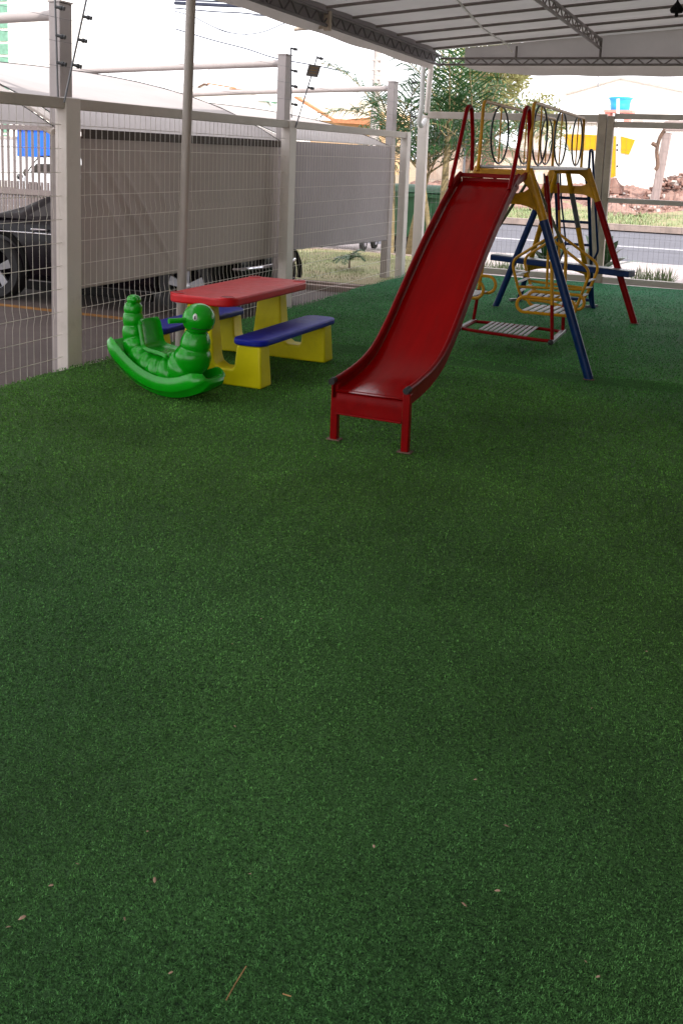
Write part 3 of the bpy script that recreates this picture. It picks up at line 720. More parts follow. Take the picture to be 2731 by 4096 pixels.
for x in(XL,XR):
    MB().tube(fillet([V((x,6.47,1.262)),V((x,6.56,1.40)),V((x,6.60,1.47)),V((x,6.785,1.80)),V((x,6.885,1.80)),V((x,6.955,1.60)),V((x,6.975,1.37))],[0,.05,.05,.06,.06,.1,0]),.0145,12).build('handrail_loop','red_paint',slide)
# ================================================================== GLIDER SWING
gz=.14
A=V((-2.168,7.62,gz));Bq=V((-2.175,8.02,gz));Cq=V((-1.415,7.45,gz));D=V((-1.43,7.94,gz))   # near-left, far-left, near-right, far-right corners
gl=thing('glider_swing','low red framed glider with pale slatted plank under the platform','swing',tuple((A+D)/2))
fr=fillet([A.lerp(Cq,.02),A.lerp(Cq,.18)+V((0,-.02,0)),A.lerp(Cq,.82)+V((0,-.02,0)),Cq.lerp(A,.02),D.lerp(Bq,.02),D.lerp(Bq,.18)+V((0,.02,0)),Bq.lerp(D,.18)+V((0,.02,0)),Bq.lerp(D,.02)],.04,4)
MB().tube(fr,.013,10,closed=True).build('plank_frame','red_paint',gl)
for i in range(10):
    f=.23+.054*i
    MB().bar(A.lerp(Cq,f)+V((0,-.005,.014)),Bq.lerp(D,f)+V((0,.005,.014)),.024,.006).build('slat','slat_grey',gl)
pivF=V((-1.76,7.98,DZ-.05));pivN=V((-1.60,7.50,DZ-.04))
for p,q,c in((A,Bq,'l'),(Cq,D,'r')):
    e=MB().bar(p+V((0,-.04,0)),q+V((0,.04,0)),.032,.03).build('end_bar','zinc',gl,bevel=.004)
    for pt in(p+V((0,-.05,0)),q+V((0,.05,0))): MB().ball(pt,.021,10,6).build('end_cap','black_rubber',e)
def hanger(b,mid,top):
    P=fillet([b,mid,top],.10,6); 
    z1=b.z+.27;lo=b.lerp(mid,min(1,.27/(mid.z-b.z)))
    h=MB().tube([b,lo],.0135,10).build('hanger','red_paint',gl)
    P2=fillet([lo,mid,mid.lerp(top,.12)],.08,6)
    MB().tube(P2,.0135,10).build('hanger_middle','yellow_paint',h)
    MB().tube([mid.lerp(top,.12),top],.013,10).build('hanger_top','olive_paint' if top is pivF else 'red_paint',h)
sw=V((0.02,0,0))
hanger(D,V((-1.45,7.95,.76)),pivF)
hanger(Bq,V((-2.10,8.0,.76)),pivF)
hanger(Cq,V((-1.475,7.47,.92)),V((-1.545,7.48,DZ-.05)))
hanger(A,V((-2.12,7.62,.92)),V((-1.93,7.55,DZ-.05)))
# the two little seats with looped sides
def loop_side(x0,x1,y,zb,zt):
    r=(zt-zb)/2
    pts=[];
    for i in range(13): a=math.pi/2+math.pi*i/12; pts.append(V((x0+r+r*math.cos(a)*1.0,y,zb+r+r*math.sin(a))))
    for i in range(13): a=-math.pi/2+math.pi*i/12; pts.append(V((x1-r+r*math.cos(a),y,zb+r+r*math.sin(a))))
    return pts
for x0,x1,zb,zt in((-1.72,-1.28,.325,.44),(-2.33,-1.985,.395,.53)):
    for y in(7.56,7.93):
        MB().tube(loop_side(x0,x1,y,zb,zt),.0125,8,closed=True).build('seat_loop','yellow_paint',gl)
    n=6
    for i in range(n):
        x=x0+.07+(x1-x0-.16)*i/(n-1)
        MB().bar(V((x-.01,7.555,zb+.012)),V((x+.01,7.935,zb+.012)),.034,.007).build('slat','slat_white',gl)
# ================================================================== BASKET SWING
bs=thing('basket_swing','yellow tubular boat swing with white slatted seats beside the blue leg','swing',(-1.74,9.0,.2))
YN,YF=8.75,9.2
def bframe(Y,pts):
    P=[at(*p,Y=Y) for p in pts];return P
def z1(x,y): return (2030+x/3.92,940+y/3.92)
nearp=[z1(*p) for p in((580,70),(60,400),(130,720),(215,1015),(640,1040),(1040,1215),(1190,840),(1300,560),(690,165))]
farp=[z1(*p) for p in((790,30),(245,360),(310,650),(395,880),(800,960),(1130,1110),(1290,830),(1440,470),(830,60))]
for Y,pts,piv in((YN,nearp,V((-1.83,YN,DZ-.05))),(YF,farp,V((-1.80,YF,DZ-.05)))):
    P=[at(*p,Y=Y) for p in pts]
    ap=(P[0]+P[-1])/2; ap.z=max(P[0].z,P[-1].z)+.02
    Q=[ap]+P[1:-1]
    f=MB().tube(fillet(Q+[Q[0]+V((.004,0,0))],[0,.07,.1,.07,.1,.07,.1,.08,0],6),.0125,10).build('side_frame','yellow_paint',bs)
    zarm=P[2].lerp(P[3],.3);zr=P[6].lerp(P[5],.05)
    MB().tube([zarm,zr],.0115,8).build('arm_bar','yellow_paint',f)
    MB().tube([ap,V((ap.x+.012,Y,zarm.z))],.0115,8).build('centre_rod','yellow_paint',f)
    MB().tube([ap,ap.lerp(piv,.4)],.011,8).build('hanger_lower','yellow_paint',f)
    MB().tube([ap.lerp(piv,.4),ap.lerp(piv,.85)],.011,8).build('hanger','red_paint',f)
    MB().tube([ap.lerp(piv,.85),piv],.009,8).build('hook','zinc',f)
    if Y==YN: NP=P
    else: FP=P
def edge(P,seq,f):
    n=len(seq)-1;i=min(int(f*n),n-1);return P[seq[i]].lerp(P[seq[i+1]],f*n-i)
for seq,fs,c in(((1,2,3),(.36,.55,.78,.95),'b'),((7,6,5),(.30,.48,.66,.84),'b'),((3,4,5),(.12,.24,.36,.48,.60,.72,.84,.95),'s')):
    for f in fs: MB().bar(edge(NP,seq,f)+V((0,0,.014 if c=='s' else 0)),edge(FP,seq,f)+V((0,0,.014 if c=='s' else 0)),.034,.008).build('slat','slat_white',bs)
# ================================================================== PICNIC TABLE
tb=thing('picnic_table','red topped yellow plastic picnic table with two blue benches','table',(-3.255,6.04,0))
TX,TY=-3.255,6.04
TROT=R(-.5)
def rrect(cx,cy,hx,hy,r,n=6,bul=0):
    pts=[]
    for sx,sy,a0 in((1,1,0),(-1,1,90),(-1,-1,180),(1,-1,270)):
        for i in range(n+1):
            a=R(a0+90*i/n);pts.append((cx+sx*(hx-r)+r*math.cos(a),cy+sy*(hy-r)+r*math.sin(a)))
    return pts
def slab(name,mt,cx,cy,hx,hy,r,z0,z1,par,bev):
    p=rrect(cx,cy,hx,hy,r)
    return MB().prism([V((x,y,z0)) for x,y in p],(0,0,z1-z0)).build(name,mt,par,bevel=bev,seg=3)
top=slab('tabletop','red_plastic',TX+.0,TY+.01,.242,.585,.11,.487,.542,tb,.012)
for sx in(-1,1):
    for sy in(-1,1):
        cx_,cy_=TX+sx*.18,TY+.01+sy*.515
        ring=[V((cx_+.043*math.cos(a),cy_+.043*math.sin(a),.542)) for a in[2*math.pi*i/24 for i in range(24)]]
        h=MB().tube(ring,.0055,8,closed=True).build('cup_holder','red_plastic',top)
        MB().prism([p+V((0,0,.0005)) for p in ring],(0,0,.0015)).build('cup_shade_disc','cup_shade',h)  # flat raised disc; the shade of a recess is put into its darker red
for s,lab in((1,None),(-1,None)):
    slab('bench','blue_plastic',TX-.01+s*.365,TY,.118,.575,.085,.262,.303,tb,.012)
def frame_poly():
    # half profile (x>=0), mirrored: bench leg, notch, column
    right=[(.088,.487),(.092,.40),(.112,.17),(.125,.13),(.165,.105),(.255,.105),(.268,.125),(.280,.262),(.445,.262),(.462,.0)]
    return right
rp=frame_poly()
poly=[(x,z) for x,z in rp]+[(-x,z) for x,z in rp[::-1]]
for sy in(-1,1):
    yc_=TY-.02+sy*.475
    m=MB()
    # bow the end frame: thicker at the foot
    P0=[V((TX+x,yc_-.055-.02*(1-z/.45),z)) for x,z in poly];P1=[V((TX+x,yc_+.055+.02*(1-z/.45),z)) for x,z in poly]
    k=len(poly)
    m.add(P0+P1,[tuple(range(k)),tuple(range(2*k-1,k-1,-1))]+[(i,k+i,k+(i+1)%k,(i+1)%k) for i in range(k)])
    m.build('end_frame','yellow_plastic',tb,bevel=.014,seg=3)
tb.rotation_euler.z=TROT
# ================================================================== CATERPILLAR ROCKER
hd=V((math.cos(R(-7.6)),math.sin(R(-7.6)),0));hv=V((-hd.y,hd.x,0))   # hv points away from the camera
oc=V((-3.262,5.115,0))
ct=thing('rocking_toy','green plastic caterpillar rocking toy with a high backed seat','rocking toy',tuple(oc))
def cp_(u,v,w): return oc+hd*u+hv*v+V((0,0,w))
def arc(u): return .86*u*u if abs(u)<.25 else .86*u*u
m=MB();NU=36
sec=[(-.17,.045),(-.185,.030),(-.19,.010),(-.178,-.006),(-.15,-.012),(-.125,-.03),(0,-.034),(.125,-.03),(.15,-.012),(.178,-.006),(.19,.010),(.185,.030),(.17,.045),(.155,.034),(.14,.012),(.10,.004),(0,.0),(-.10,.004),(-.14,.012),(-.155,.034)]
rings=[]
for i in range(NU+1):
    s=-1+2*i/NU;u=.375*s
    e=max(0,(abs(s)-.80)/.20);wd=1-.30*e*e;th=1-.45*e*e
    sl_=math.atan(2.16*u-.186);du=-math.sin(sl_);dw=math.cos(sl_)
    rings.append([cp_(u+du*w*th*1.7,v*wd*.76,.060+1.08*u*u-.186*u+dw*w*th*1.7) for v,w in sec])
loft(m,rings);m.build('rocker_base','green_plastic',ct,smooth=70,bevel=.004)
# body: one swept surface with bulging segments from tail tip along the seat to the neck
cl=smooth_path([(-.245,0,.53),(-.253,0,.465),(-.25,0,.40),(-.243,0,.31),(-.205,0,.225),(-.13,0,.165),(-.03,0,.135),(.07,0,.135),(.15,0,.17),(.205,0,.235),(.225,0,.31),(.238,0,.40)],10)
cum=[0]
for i in range(1,len(cl)): cum.append(cum[-1]+(cl[i]-cl[i-1]).length)
Ltot=cum[-1]
kn=[(0,.038),(.018,.050),(.06,.058),(.2,.068),(.33,.084),(.48,.110),(.62,.120),(.75,.116),(.86,.104),(.95,.082),(1,.07)]
def rad(f):
    for (a,ra),(b,rb) in zip(kn,kn[1:]):
        if a<=f<=b: return ra+(rb-ra)*(f-a)/(b-a)
    return .07
segl=[0,.075,.155,.235,.315,.405,.50,.595,.69,.785,.895,1.0]
rs=[]
for c in cum:
    f=c/Ltot
    for a,b in zip(segl,segl[1:]):
        if a<=f<=b+1e-9: t=(f-a)/(b-a);break
    bul=math.sin(math.pi*min(1,max(0,t)))**.55
    rs.append(rad(f)*(.875+.155*bul) if f>.02 else rad(f)*.9)
pts=[cp_(p.x,p.y,p.z) for p in cl]
b_=MB().tube(pts,rs,24);b_.ball(cp_(-.247,0,.535),(.045,.045,.034),16,8)
b_.build('body','green_plastic',ct,smooth=80)
# little feelers at the tail tip
MB().ball(cp_(-.225,-.03,.54),(.03,.026,.024),14,8).build('tail_bump','green_plastic',ct)
hc=cp_(.250,0,.475)
head=MB().ball(hc,(.096,.096,.092),28,18).build('head','green_plastic',ct,smooth=80)
def onhead(du,dv,dw,k=1.0):
    d=(hd*du+hv*dv+V((0,0,dw))).normalized();return hc+V((d.x*.096,d.y*.096,d.z*.092))*k
for sv_ in(-1,1):
    ec=onhead(.42,sv_*.9,.28,.985);d=(ec-hc).normalized()
    q=d.to_track_quat('Z','Y').to_matrix()
    qq=q
    e_=MB().ball(ec,(.013,.020,.006),14,8,rot=qq);e_=e_.build('eye','white_plastic',head)
    MB().ball(ec+d*.004+V((0,0,-.004)),(.007,.013,.004),12,8,rot=qq).build('pupil','black_gloss',e_)
    # hand grips
    g0=onhead(-.35,sv_*.95,-.02,.93)
    MB().tube([g0,g0+hv*sv_*.05-hd*.03,g0+hv*sv_*.088-hd*.05],[.017,.0155,.0165],14).build('hand_grip','green_plastic',head)
MB().tube([onhead(math.cos(a),math.sin(a),-.52-.18*math.cos(a*1.2),1.0) for a in[R(-80+160*i/20) for i in range(21)]],.0035,6).build('mouth','green_dark',head)
# seat
def seat_sheet(fn,th,name):
    pass
m=MB()
# L-shaped shell: back then pan, rounded outline, with rolled rim
cs=[(-.150,.435),(-.146,.40),(-.132,.34),(-.118,.285),(-.095,.255),(-.055,.240),(.0,.234),(.05,.226),(.09,.216),(.11,.214)]
cs=smooth_path([(a,0,b) for a,b in cs],4)
ks=len(cs);front=[];NV=12
def hw(i):
    f=i/(ks-1)
    if f<.10: return .075+.025*math.sqrt(f/.10)
    if f<.45: return .10+.01*f
    if f>.85: return .105-.05*((f-.85)/.15)**2
    return .105
vs=[]
for i,p in enumerate(cs):
    t=(cs[min(i+1,ks-1)]-cs[max(i-1,0)]).normalized();n=V((-t.z,0,t.x))  # towards the sitter
    if n.z<0 and n.x<0: n=-n
    for j in range(NV+1):
        q=-1+2*j/NV;v=q*hw(i);lip=.022*abs(q)**6
        vs.append(cp_(p.x+n.x*lip,v,p.z+n.z*lip))
o=m.add(vs,[(i*(NV+1)+j,(i+1)*(NV+1)+j,(i+1)*(NV+1)+j+1,i*(NV+1)+j+1) for i in range(ks-1) for j in range(NV)])
seat=m.build('seat','green_plastic',ct,smooth=70)
so_=seat.modifiers.new('thick','SOLIDIFY');so_.thickness=.02;so_.offset=-1
bv=seat.modifiers.new('bevel','BEVEL');bv.width=.007;bv.segments=3;bv.limit_method='ANGLE';bv.angle_limit=R(50)
MB().ball(cp_(-.02,0,.185),(.115,.088,.05)).build('seat_base','green_plastic',ct)
# ================================================================== DEBRIS ON THE TURF
def litter(px_,py_,s,kind,lab,i):
    s*=.8;p=at(px_,py_,Z=.022);a=random.uniform(0,6.28)
    d=V((math.cos(a),math.sin(a),.15)).normalized();n=V((-d.y,d.x,.1)).normalized()
    m=MB()
    m.add([p-d*s,p-d*s*.3+n*s*.42+V((0,0,s*.15)),p+d*s*.5+n*s*.36+V((0,0,s*.25)),p+d*s,p+d*s*.4-n*s*.34,p-d*s*.4-n*s*.38+V((0,0,s*.1)),p+V((0,0,s*.45))],[(0,1,6),(1,2,6),(2,3,6),(3,4,6),(4,5,6),(5,0,6)])
    tag(m.build('dry_leaf','dry_leaf',None),lab,'leaf','dry leaf scraps on the turf')
L=[(620,3520,.010,'larger dry leaf scrap standing out left of the middle foreground'),(90,3672,.010,'pinkish leaf scrap near the bottom left edge of the turf'),(35,3708,.007,'small leaf scrap right at the left edge of the turf'),
(205,3542,.007,'pale sliver on the turf left of the larger scrap'),(310,3455,.005,None),(500,3675,.006,None),(590,3325,.004,None),(2024,3304,.010,'whitish leaf scrap, uppermost of the three on the right foreground'),(1988,3563,.008,'slim pale sliver below the whitish scrap on the right'),
(1855,3618,.010,'tan leaf scrap, lowest of the three on the right foreground'),(1900,3118,.006,None),(2390,3907,.006,'small pink scrap towards the bottom right corner'),(2340,3845,.005,None),(1495,3385,.009,'beige scrap in the centre foreground of the turf'),(683,3891,.006,'round pink crumb in the lower left foreground'),
(1045,2475,.005,None),(212,2008,.006,None),(1260,1826,.006,None),(2295,1640,.006,None),(940,2905,.006,None),(2583,2605,.006,None),(1000,3495,.004,None),(220,2360,.004,None),(930,2575,.004,None),(2365,2832,.004,None),(1240,2220,.004,None)]
for i,(a,b,s,l_) in enumerate(L): litter(a,b,s,0,l_ or 'tiny pale leaf crumb lying on the turf',i)
def straw(pts,lab):
    P=[at(x,y,Z=.022) for x,y in pts];tag(MB().tube(P,.0012,5).build('dry_straw','dry_straw'),lab,'straw')
straw([(905,4000),(945,3930),(985,3865)],'long brown straw lying in the bottom foreground of the turf')
straw([(1130,3975),(1165,3985)],'short yellow straw to the right of the long straw')
# ================================================================== VEGETATION
def frond(m,base,dirv,L,droop,nl,ll,up=.6,lw=.022,curl=1.0,side_droop=.35):
    d=V(dirv).normalized();pts=[];p=V(base);v=d.copy();n=14
    for i in range(n+1):
        pts.append(p.copy());p=p+v*(L/n);v=(v+V((0,0,-droop*(1+i*.16)/n))).normalized()
    m.m(1).tube(pts,[.014*(1-.8*i/n)+.002 for i in range(n+1)],5)
    m.m(0)
    for s in(-1,1):
        for i in range(nl):
            f=.14+.85*i/nl;k=f*n;i0=min(int(k),n-1);q=pts[i0].lerp(pts[i0+1],k-i0);t=(pts[i0+1]-pts[i0]).normalized()
            sd2=t.cross(V((0,0,1)))
            if sd2.length<.05: sd2=V((1,0,0))
            sd2.normalize();upv=sd2.cross(t)
            l_=ll*(.55+.9*math.sin(math.pi*min(1,f*.95+.05)))*random.uniform(.8,1.1)*.8
            dd=(sd2*s*random.uniform(.75,1)+t*random.uniform(.45,.8)+upv*random.uniform(-.05,up)).normalized()
            e1=q+dd*l_*.55;e2=q+(dd+V((0,0,-side_droop))).normalized()*l_
            wv=t.cross(dd).normalized().cross(dd).normalized()*lw*.5
            m.add([q-wv*.5,q+wv*.5,e1+wv,e1-wv,e2],[(0,1,2,3),(3,2,4)])
def palm(base,height,nf,L,label,trunks,seed,leaf='palm_leaf',el=(15,80),droop=.9):
    random.seed(seed);b=V(base)
    t=thing('palm_tree',label,'palm',tuple(b),'palms behind the far fence')
    for (dx,dy,lx,ly,hh,r) in trunks:
        P=smooth_path([b+V((dx,dy,0)),b+V((dx+lx*.3,dy+ly*.3,hh*.4)),b+V((dx+lx*.7,dy+ly*.7,hh*.75)),b+V((dx+lx,dy+ly,hh))],6)
        k=len(P);MB().tube(P,[r*(1.15-.4*i/k)*(1+.06*(i%2)) for i in range(k)],10).build('trunk','palm_trunk',t)
        m=MB()
        for i in range(nf):
            az=2*math.pi*(i*.381966)+random.uniform(-.25,.25);e=R(random.uniform(*el))
            frond(m,P[-1]+V((0,0,random.uniform(-.08,.1))),(math.cos(az)*math.cos(e),math.sin(az)*math.cos(e),math.sin(e)),L*random.uniform(.75,1.1),droop*random.uniform(.7,1.2),26,L*.27,lw=.024,up=.35)
        m.build('crown',[leaf,'palm_trunk'],t,smooth=80)
palm((-5.75,15.8,ZP),2.4,7,1.75,'feathery palm left of the downpipe, its tips above the end column',[(0,0,-.08,.1,1.75,.05),(.25,.15,.25,.1,1.35,.045)],3,'palm_leaf',(25,82),.8)
palm((-4.80,15.4,ZP),2.4,8,2.1,'big arching palm right of the downpipe behind the slide top',[(0,0,.06,.0,1.95,.05),(-.16,.1,-.26,.1,1.4,.04),(.12,.12,.3,.1,1.6,.045)],5,'palm_leaf',(20,84),.85)
palm((-5.30,17.2,ZP),2.4,6,1.7,'broad dark green palm between the column and the corner post',[(0,0,.0,.0,1.6,.05)],8,'palm_leaf',(20,78),.8)
# little palm in the planting bed
sp_=at(1396,1073,Z=ZP+.07);random.seed(4)
t=thing('young_palm','tiny palm seedling in the planting bed behind the fence','palm',tuple(sp_))
MB().tube([sp_,sp_+V((0,0,.13))],[.016,.011],8).build('stem','bark',t)
m=MB()
for i in range(9):
    az=i*2.4;e=R(random.uniform(25,75));frond(m,sp_+V((0,0,.12)),(math.cos(az)*math.cos(e),math.sin(az)*math.cos(e),math.sin(e)),.27,1.0,12,.08,lw=.012)
m.build('crown',['plant_leaf','plant_leaf'],t,smooth=80)
def tree(base,h,rad_,n,label,leaf,seed,trunk_r=.14,size=.09,cz_=.62):
    random.seed(seed);b=V(base);t=thing('street_tree',label,'tree',tuple(b))
    tm=MB();top=b+V((random.uniform(-.2,.2),0,h*.5));tm.tube(smooth_path([b,b+V((.06,0,h*.2)),top],5),[trunk_r*(1.2-.05*i) for i in range(11)],10)
    cl_=[]
    for i in range(13):
        a=random.uniform(0,6.28);e=random.uniform(.2,1.3);rr=rad_*random.uniform(.45,.95)
        q=b+V((0,0,h*cz_))+V((math.cos(a)*math.cos(e)*rr,math.sin(a)*math.cos(e)*rr,math.sin(e)*rr*.75-.25*rad_))
        tm.tube(smooth_path([top+V((0,0,-h*.12)),top.lerp(q,.5)+V((0,0,.15)),q],4),[trunk_r*.5*(1-.09*k) for k in range(9)],6);cl_.append((q,rad_*random.uniform(.28,.48)))
    tm.build('trunk','bark',t)
    N=n;C=np.array([c for c,_ in cl_]);Rr=np.array([r for _,r in cl_]);idx=RNG.integers(0,len(cl_),N)
    d=RNG.normal(size=(N,3));d/=np.linalg.norm(d,axis=1)[:,None];pos=C[idx]+d*(Rr[idx]*RNG.uniform(.3,1,N)**.5)[:,None]
    a=RNG.normal(size=(N,3));a/=np.linalg.norm(a,axis=1)[:,None];bb=np.cross(a,RNG.normal(size=(N,3)));bb/=np.linalg.norm(bb,axis=1)[:,None]
    s=RNG.uniform(.6,1.3,N)[:,None]*size
    vs=np.stack([pos-a*s,pos+bb*s*.4,pos+a*s,pos-bb*s*.4],1).reshape(-1,3)
    me=bpy.data.meshes.new('crown');me.from_pydata((vs-np.array(b)).tolist(),[],[(4*i,4*i+1,4*i+2,4*i+3) for i in range(N)]);me.materials.append(MT[leaf])
    o=bpy.data.objects.new('crown',me);COL.objects.link(o);o.parent=t
tree(at(1942,700,Y=33),5.2,2.0,3200,'leafy tree with a thick bare trunk across the road behind the platform','tree_leaf',11,.2,.10)
tree((-10.4,36,ZP+.3),4.6,1.7,2200,'olive green tree across the road left of the bare trunk','tree_leaf',12,.14,.10)
tree((-8.0,37,ZP+.3),4.2,1.5,1900,'small sunlit tree across the road against the white sky','tree_leaf',13,.1,.09)
# low plants along the far fence
def agave(p,s,label,n,seed):
    random.seed(seed);b=V(p);m=MB()
    for i in range(n):
        az=i*2.4+random.uniform(-.3,.3);e=R(random.uniform(20,80));L=s*random.uniform(.75,1.1)
        d=V((math.cos(az)*math.cos(e),math.sin(az)*math.cos(e),math.sin(e)));sd2=V((-math.sin(az),math.cos(az),0));w_=s*.15
        q=[b,b+d*L*.4,b+d*L*.75+V((0,0,-.04*L)),b+d*L+V((0,0,-.15*L))]
        m.add([q[0]-sd2*w_*.4,q[0]+sd2*w_*.4,q[1]-sd2*w_,q[1]+sd2*w_,q[2]-sd2*w_*.7,q[2]+sd2*w_*.7,q[3]],[(0,1,3,2),(2,3,5,4),(4,5,6)])
    o=m.build('leafy_plant','plant_leaf',None,smooth=80);tag(o,label,'plant','broad leaved plants behind the far fence')
agave(at(2195,1075,Y=13.6),.50,'dark broad leaved plant behind the ladder',22,2)
agave(at(2400,1080,Y=13.9),.58,'dark spiky leaved plant right of the fence post behind the red leg',24,3)
def tuft(p,s,label,n,seed,spread=.5):
    random.seed(seed);b=V(p);m=MB()
    for i in range(n):
        az=random.uniform(0,6.28);o=V((random.uniform(-spread,spread)*s*1.6,random.uniform(-.3,.3)*s,0));e=R(random.uniform(30,88));L=s*random.uniform(.5,1)
        d=V((math.cos(az)*math.cos(e),math.sin(az)*math.cos(e),math.sin(e)));sd2=V((-math.sin(az),math.cos(az),0))*.006
        q=b+o;m.add([q-sd2,q+sd2,q+d*L*.6+sd2,q+d*L*.6-sd2,q+d*L+V((0,0,-.12*L))+d*.02],[(0,1,2,3),(3,2,4)])
    o=m.build('grass_tuft','tuft_leaf',None,smooth=80);tag(o,label,'grass tuft','grass tufts behind the far fence')
tuft(at(2610,1140,Y=13.4),.30,'pale wide grass tuft behind the far fence at the right',170,1)
tuft(at(2050,1098,Y=13.5),.26,'grass tuft behind the far fence seen through the swing',120,2)
tuft(at(1985,1085,Y=13.7),.2,'smaller grass tuft left of the blue leg behind the far fence',70,3)
def grass_field(n,x0,x1,y0,y1,zf,hh,lab,mt):
    x=RNG.uniform(x0,x1,n);y=RNG.uniform(y0,y1,n);z=zf(x,y);az=RNG.uniform(0,6.28,n);L=RNG.uniform(.4,1,n)*hh;le=RNG.uniform(.2,1.0,n)
    P=np.stack([x,y,z],1);T=P+np.stack([np.cos(az)*L*np.sin(le),np.sin(az)*L*np.sin(le),L*np.cos(le)],1);S=np.stack([-np.sin(az),np.cos(az),0*az],1)*hh*.07
    vs=np.stack([P-S,P+S,T],1).reshape(-1,3)
    me=bpy.data.meshes.new('grass');me.from_pydata(vs.tolist(),[],[(3*i,3*i+1,3*i+2) for i in range(n)]);me.materials.append(MT[mt])
    o=bpy.data.objects.new('grass',me);COL.objects.link(o);o['kind']='stuff';tag(o,lab,'grass')
def clump(x,y): return np.sin(x*1.9+y*.7)+np.sin(x*.83-y*1.3)
grass_field(9000,-12,-4.4,11.65,15.3,lambda x,y:0*x+ZP+.05,.06,'short dry grass in the planting bed behind the left fence','grass_blade')
grass_field(9000,-14,3,26.8,29.6,lambda x,y:ZP+.06+.45*(y-26.6)/7.5,.16,'rough roadside grass on the verge across the road','tuft_leaf')
# ================================================================== RUBBLE ACROSS THE ROAD
def chunks(m,c,ext,n,s,seed):
    random.seed(seed)
    for i in range(n):
        fx=random.gauss(0,.45);fy=random.gauss(0,.4);h=max(0,1-(fx*fx+fy*fy)*.9)
        p=V(c)+V((fx*ext[0],fy*ext[1],h*ext[2]*random.uniform(.3,1)))
        q=Matrix.Rotation(random.uniform(0,6.28),3,'Z')@Matrix.Rotation(random.uniform(0,6.28),3,'X')
        d=V((random.uniform(.4,1.2),random.uniform(.4,1),random.uniform(.2,.6)))*s*random.uniform(.5,1.3)
        vs=[p+q@V((sx*d.x*random.uniform(.7,1.1),sy*d.y*random.uniform(.7,1.1),sz*d.z)) for sx in(-1,1) for sy in(-1,1) for sz in(-1,1)]
        m.m(random.choice((0,0,0,1))).add(vs,[(0,1,3,2),(4,6,7,5),(0,4,5,1),(2,3,7,6),(0,2,6,4),(1,5,7,3)])
def mound_fn(u,v):
    x=-12+17*u;y=29.3+6.2*v
    h=.06+.62*v**.8+.10*math.sin(x*1.7)*math.sin(y*1.3+x)+.07*math.sin(x*4.1+y*2.7)+random.uniform(-.05,.05)
    h+=.55*math.exp(-((x+5.0)/.8)**2-((y-33.6)/.9)**2)+.5*math.exp(-((x+2.5)/1.0)**2-((y-33.4)/.9)**2)
    return V((x,y,h-.05))
random.seed(21);m=MB();m.grid(mound_fn,200,60)
chunks(m,at(2560,850,Y=31.5)+V((0,0,-.2)),(3.8,1.7,.5),1300,.065,1);chunks(m,at(2420,790,Y=33)+V((0,0,-.1)),(.9,.8,.7),380,.09,2);chunks(m,at(2705,800,Y=33)+V((0,0,-.1)),(1.1,.8,.85),420,.095,3);chunks(m,at(2100,820,Y=32)+V((0,0,-.2)),(2.8,1.2,.4),500,.065,4)
o=m.build('rubble',['rubble','concrete_light'],None,smooth=20);o['kind']='stuff';tag(o,'heaped pink brick and concrete rubble across the road','rubble')
sb=at(2440,735,Y=32.5)
m=MB();random.seed(9)
m.prism([sb+V((-.38,0,-.3)),sb+V((.40,0,-.3)),sb+V((.22,0,.02)),sb+V((.12,0,.2)),sb+V((-.05,0,.17)),sb+V((-.2,0,.22)),sb+V((-.33,0,.05))],(0,.35,0))
tag(m.build('broken_slab','rubble',None,bevel=.03),'large broken pink wall stump on the rubble below the yellow paint','rubble slab')
# leaning gate post with broken beam
lpz=thing('ruined_gate','leaning weathered post with a sagging beam beside the rubble','ruined gate',tuple(at(2615,800,Y=31.8)))
MB().bar(at(2615,810,Y=31.8),at(2668,530,Y=31.8),.24,.2,up=(0,1,0)).build('post','old_wood',lpz,bevel=.02)
MB().bar(at(2655,505,Y=31.8),at(2900,505,Y=31.8),.3,.30).build('beam','old_wood',lpz,bevel=.02)
MB().tube(smooth_path([at(2672,500,Y=31.7),at(2640,545,Y=31.7),at(2625,600,Y=31.7),at(2628,660,Y=31.7),at(2618,680,Y=31.7)],5),.055,8).build('branch','bark',lpz)
MB().tube([at(2626,585,Y=31.7),at(2605,572,Y=31.7)],.06,8).build('stub','bark',lpz)
# ================================================================== BUILDINGS
ZG=ZP+.3
def wallbox(m,x0,x1,y0,y1,z0,z1): return m.box((x0,y0,z0),(x1,y1,z1))
wh=thing('white_house','long white rendered house with faded yellow painted band across the road','house',(-5.5,40,ZG))
wallbox(MB(),-8.3,4,40,46,ZG,2.95).build('wall','wall_white',wh)
def py(x,y): return at(x,y,Y=39.97)
MB().prism([py(2253,536),py(2342,538),py(2342,600),py(2275,600)],(0,.02,0)).build('painted_band','yellow_wall',wh)
MB().prism([py(2342,538),py(2470,545),py(2470,603),py(2342,600)],(0,.02,0)).build('painted_band','yellow_wall',wh)
MB().prism([py(2482,545),py(2538,560),py(2514,618),py(2482,612)],(0,.02,0)).build('painted_band','yellow_wall',wh)
MB().prism([py(2446,603),py(2466,603),py(2464,702),py(2440,712),py(2436,640)],(0,.02,0)).build('painted_column','yellow_wall',wh)
m=MB();random.seed(3)
for i in range(16):
    x=-8.1+i*.42;m.box((x,39.9,2.95),(x+.36,40.3,3.0+random.uniform(.02,.12)))
m.build('coping_blocks','concrete_light',wh)
gh=thing('gabled_house','tall pale gabled house against the sky behind the water tank','house',(-5.6,52,ZG))
def p5(x,y): return at(x,y,Y=52)
g=[p5(2262,376),p5(2440,322),p5(2490,312),p5(2560,322),p5(2770,372),p5(2770,720),p5(2262,720)]
MB().prism(g,(0,6,0)).build('wall','wall_white',gh)
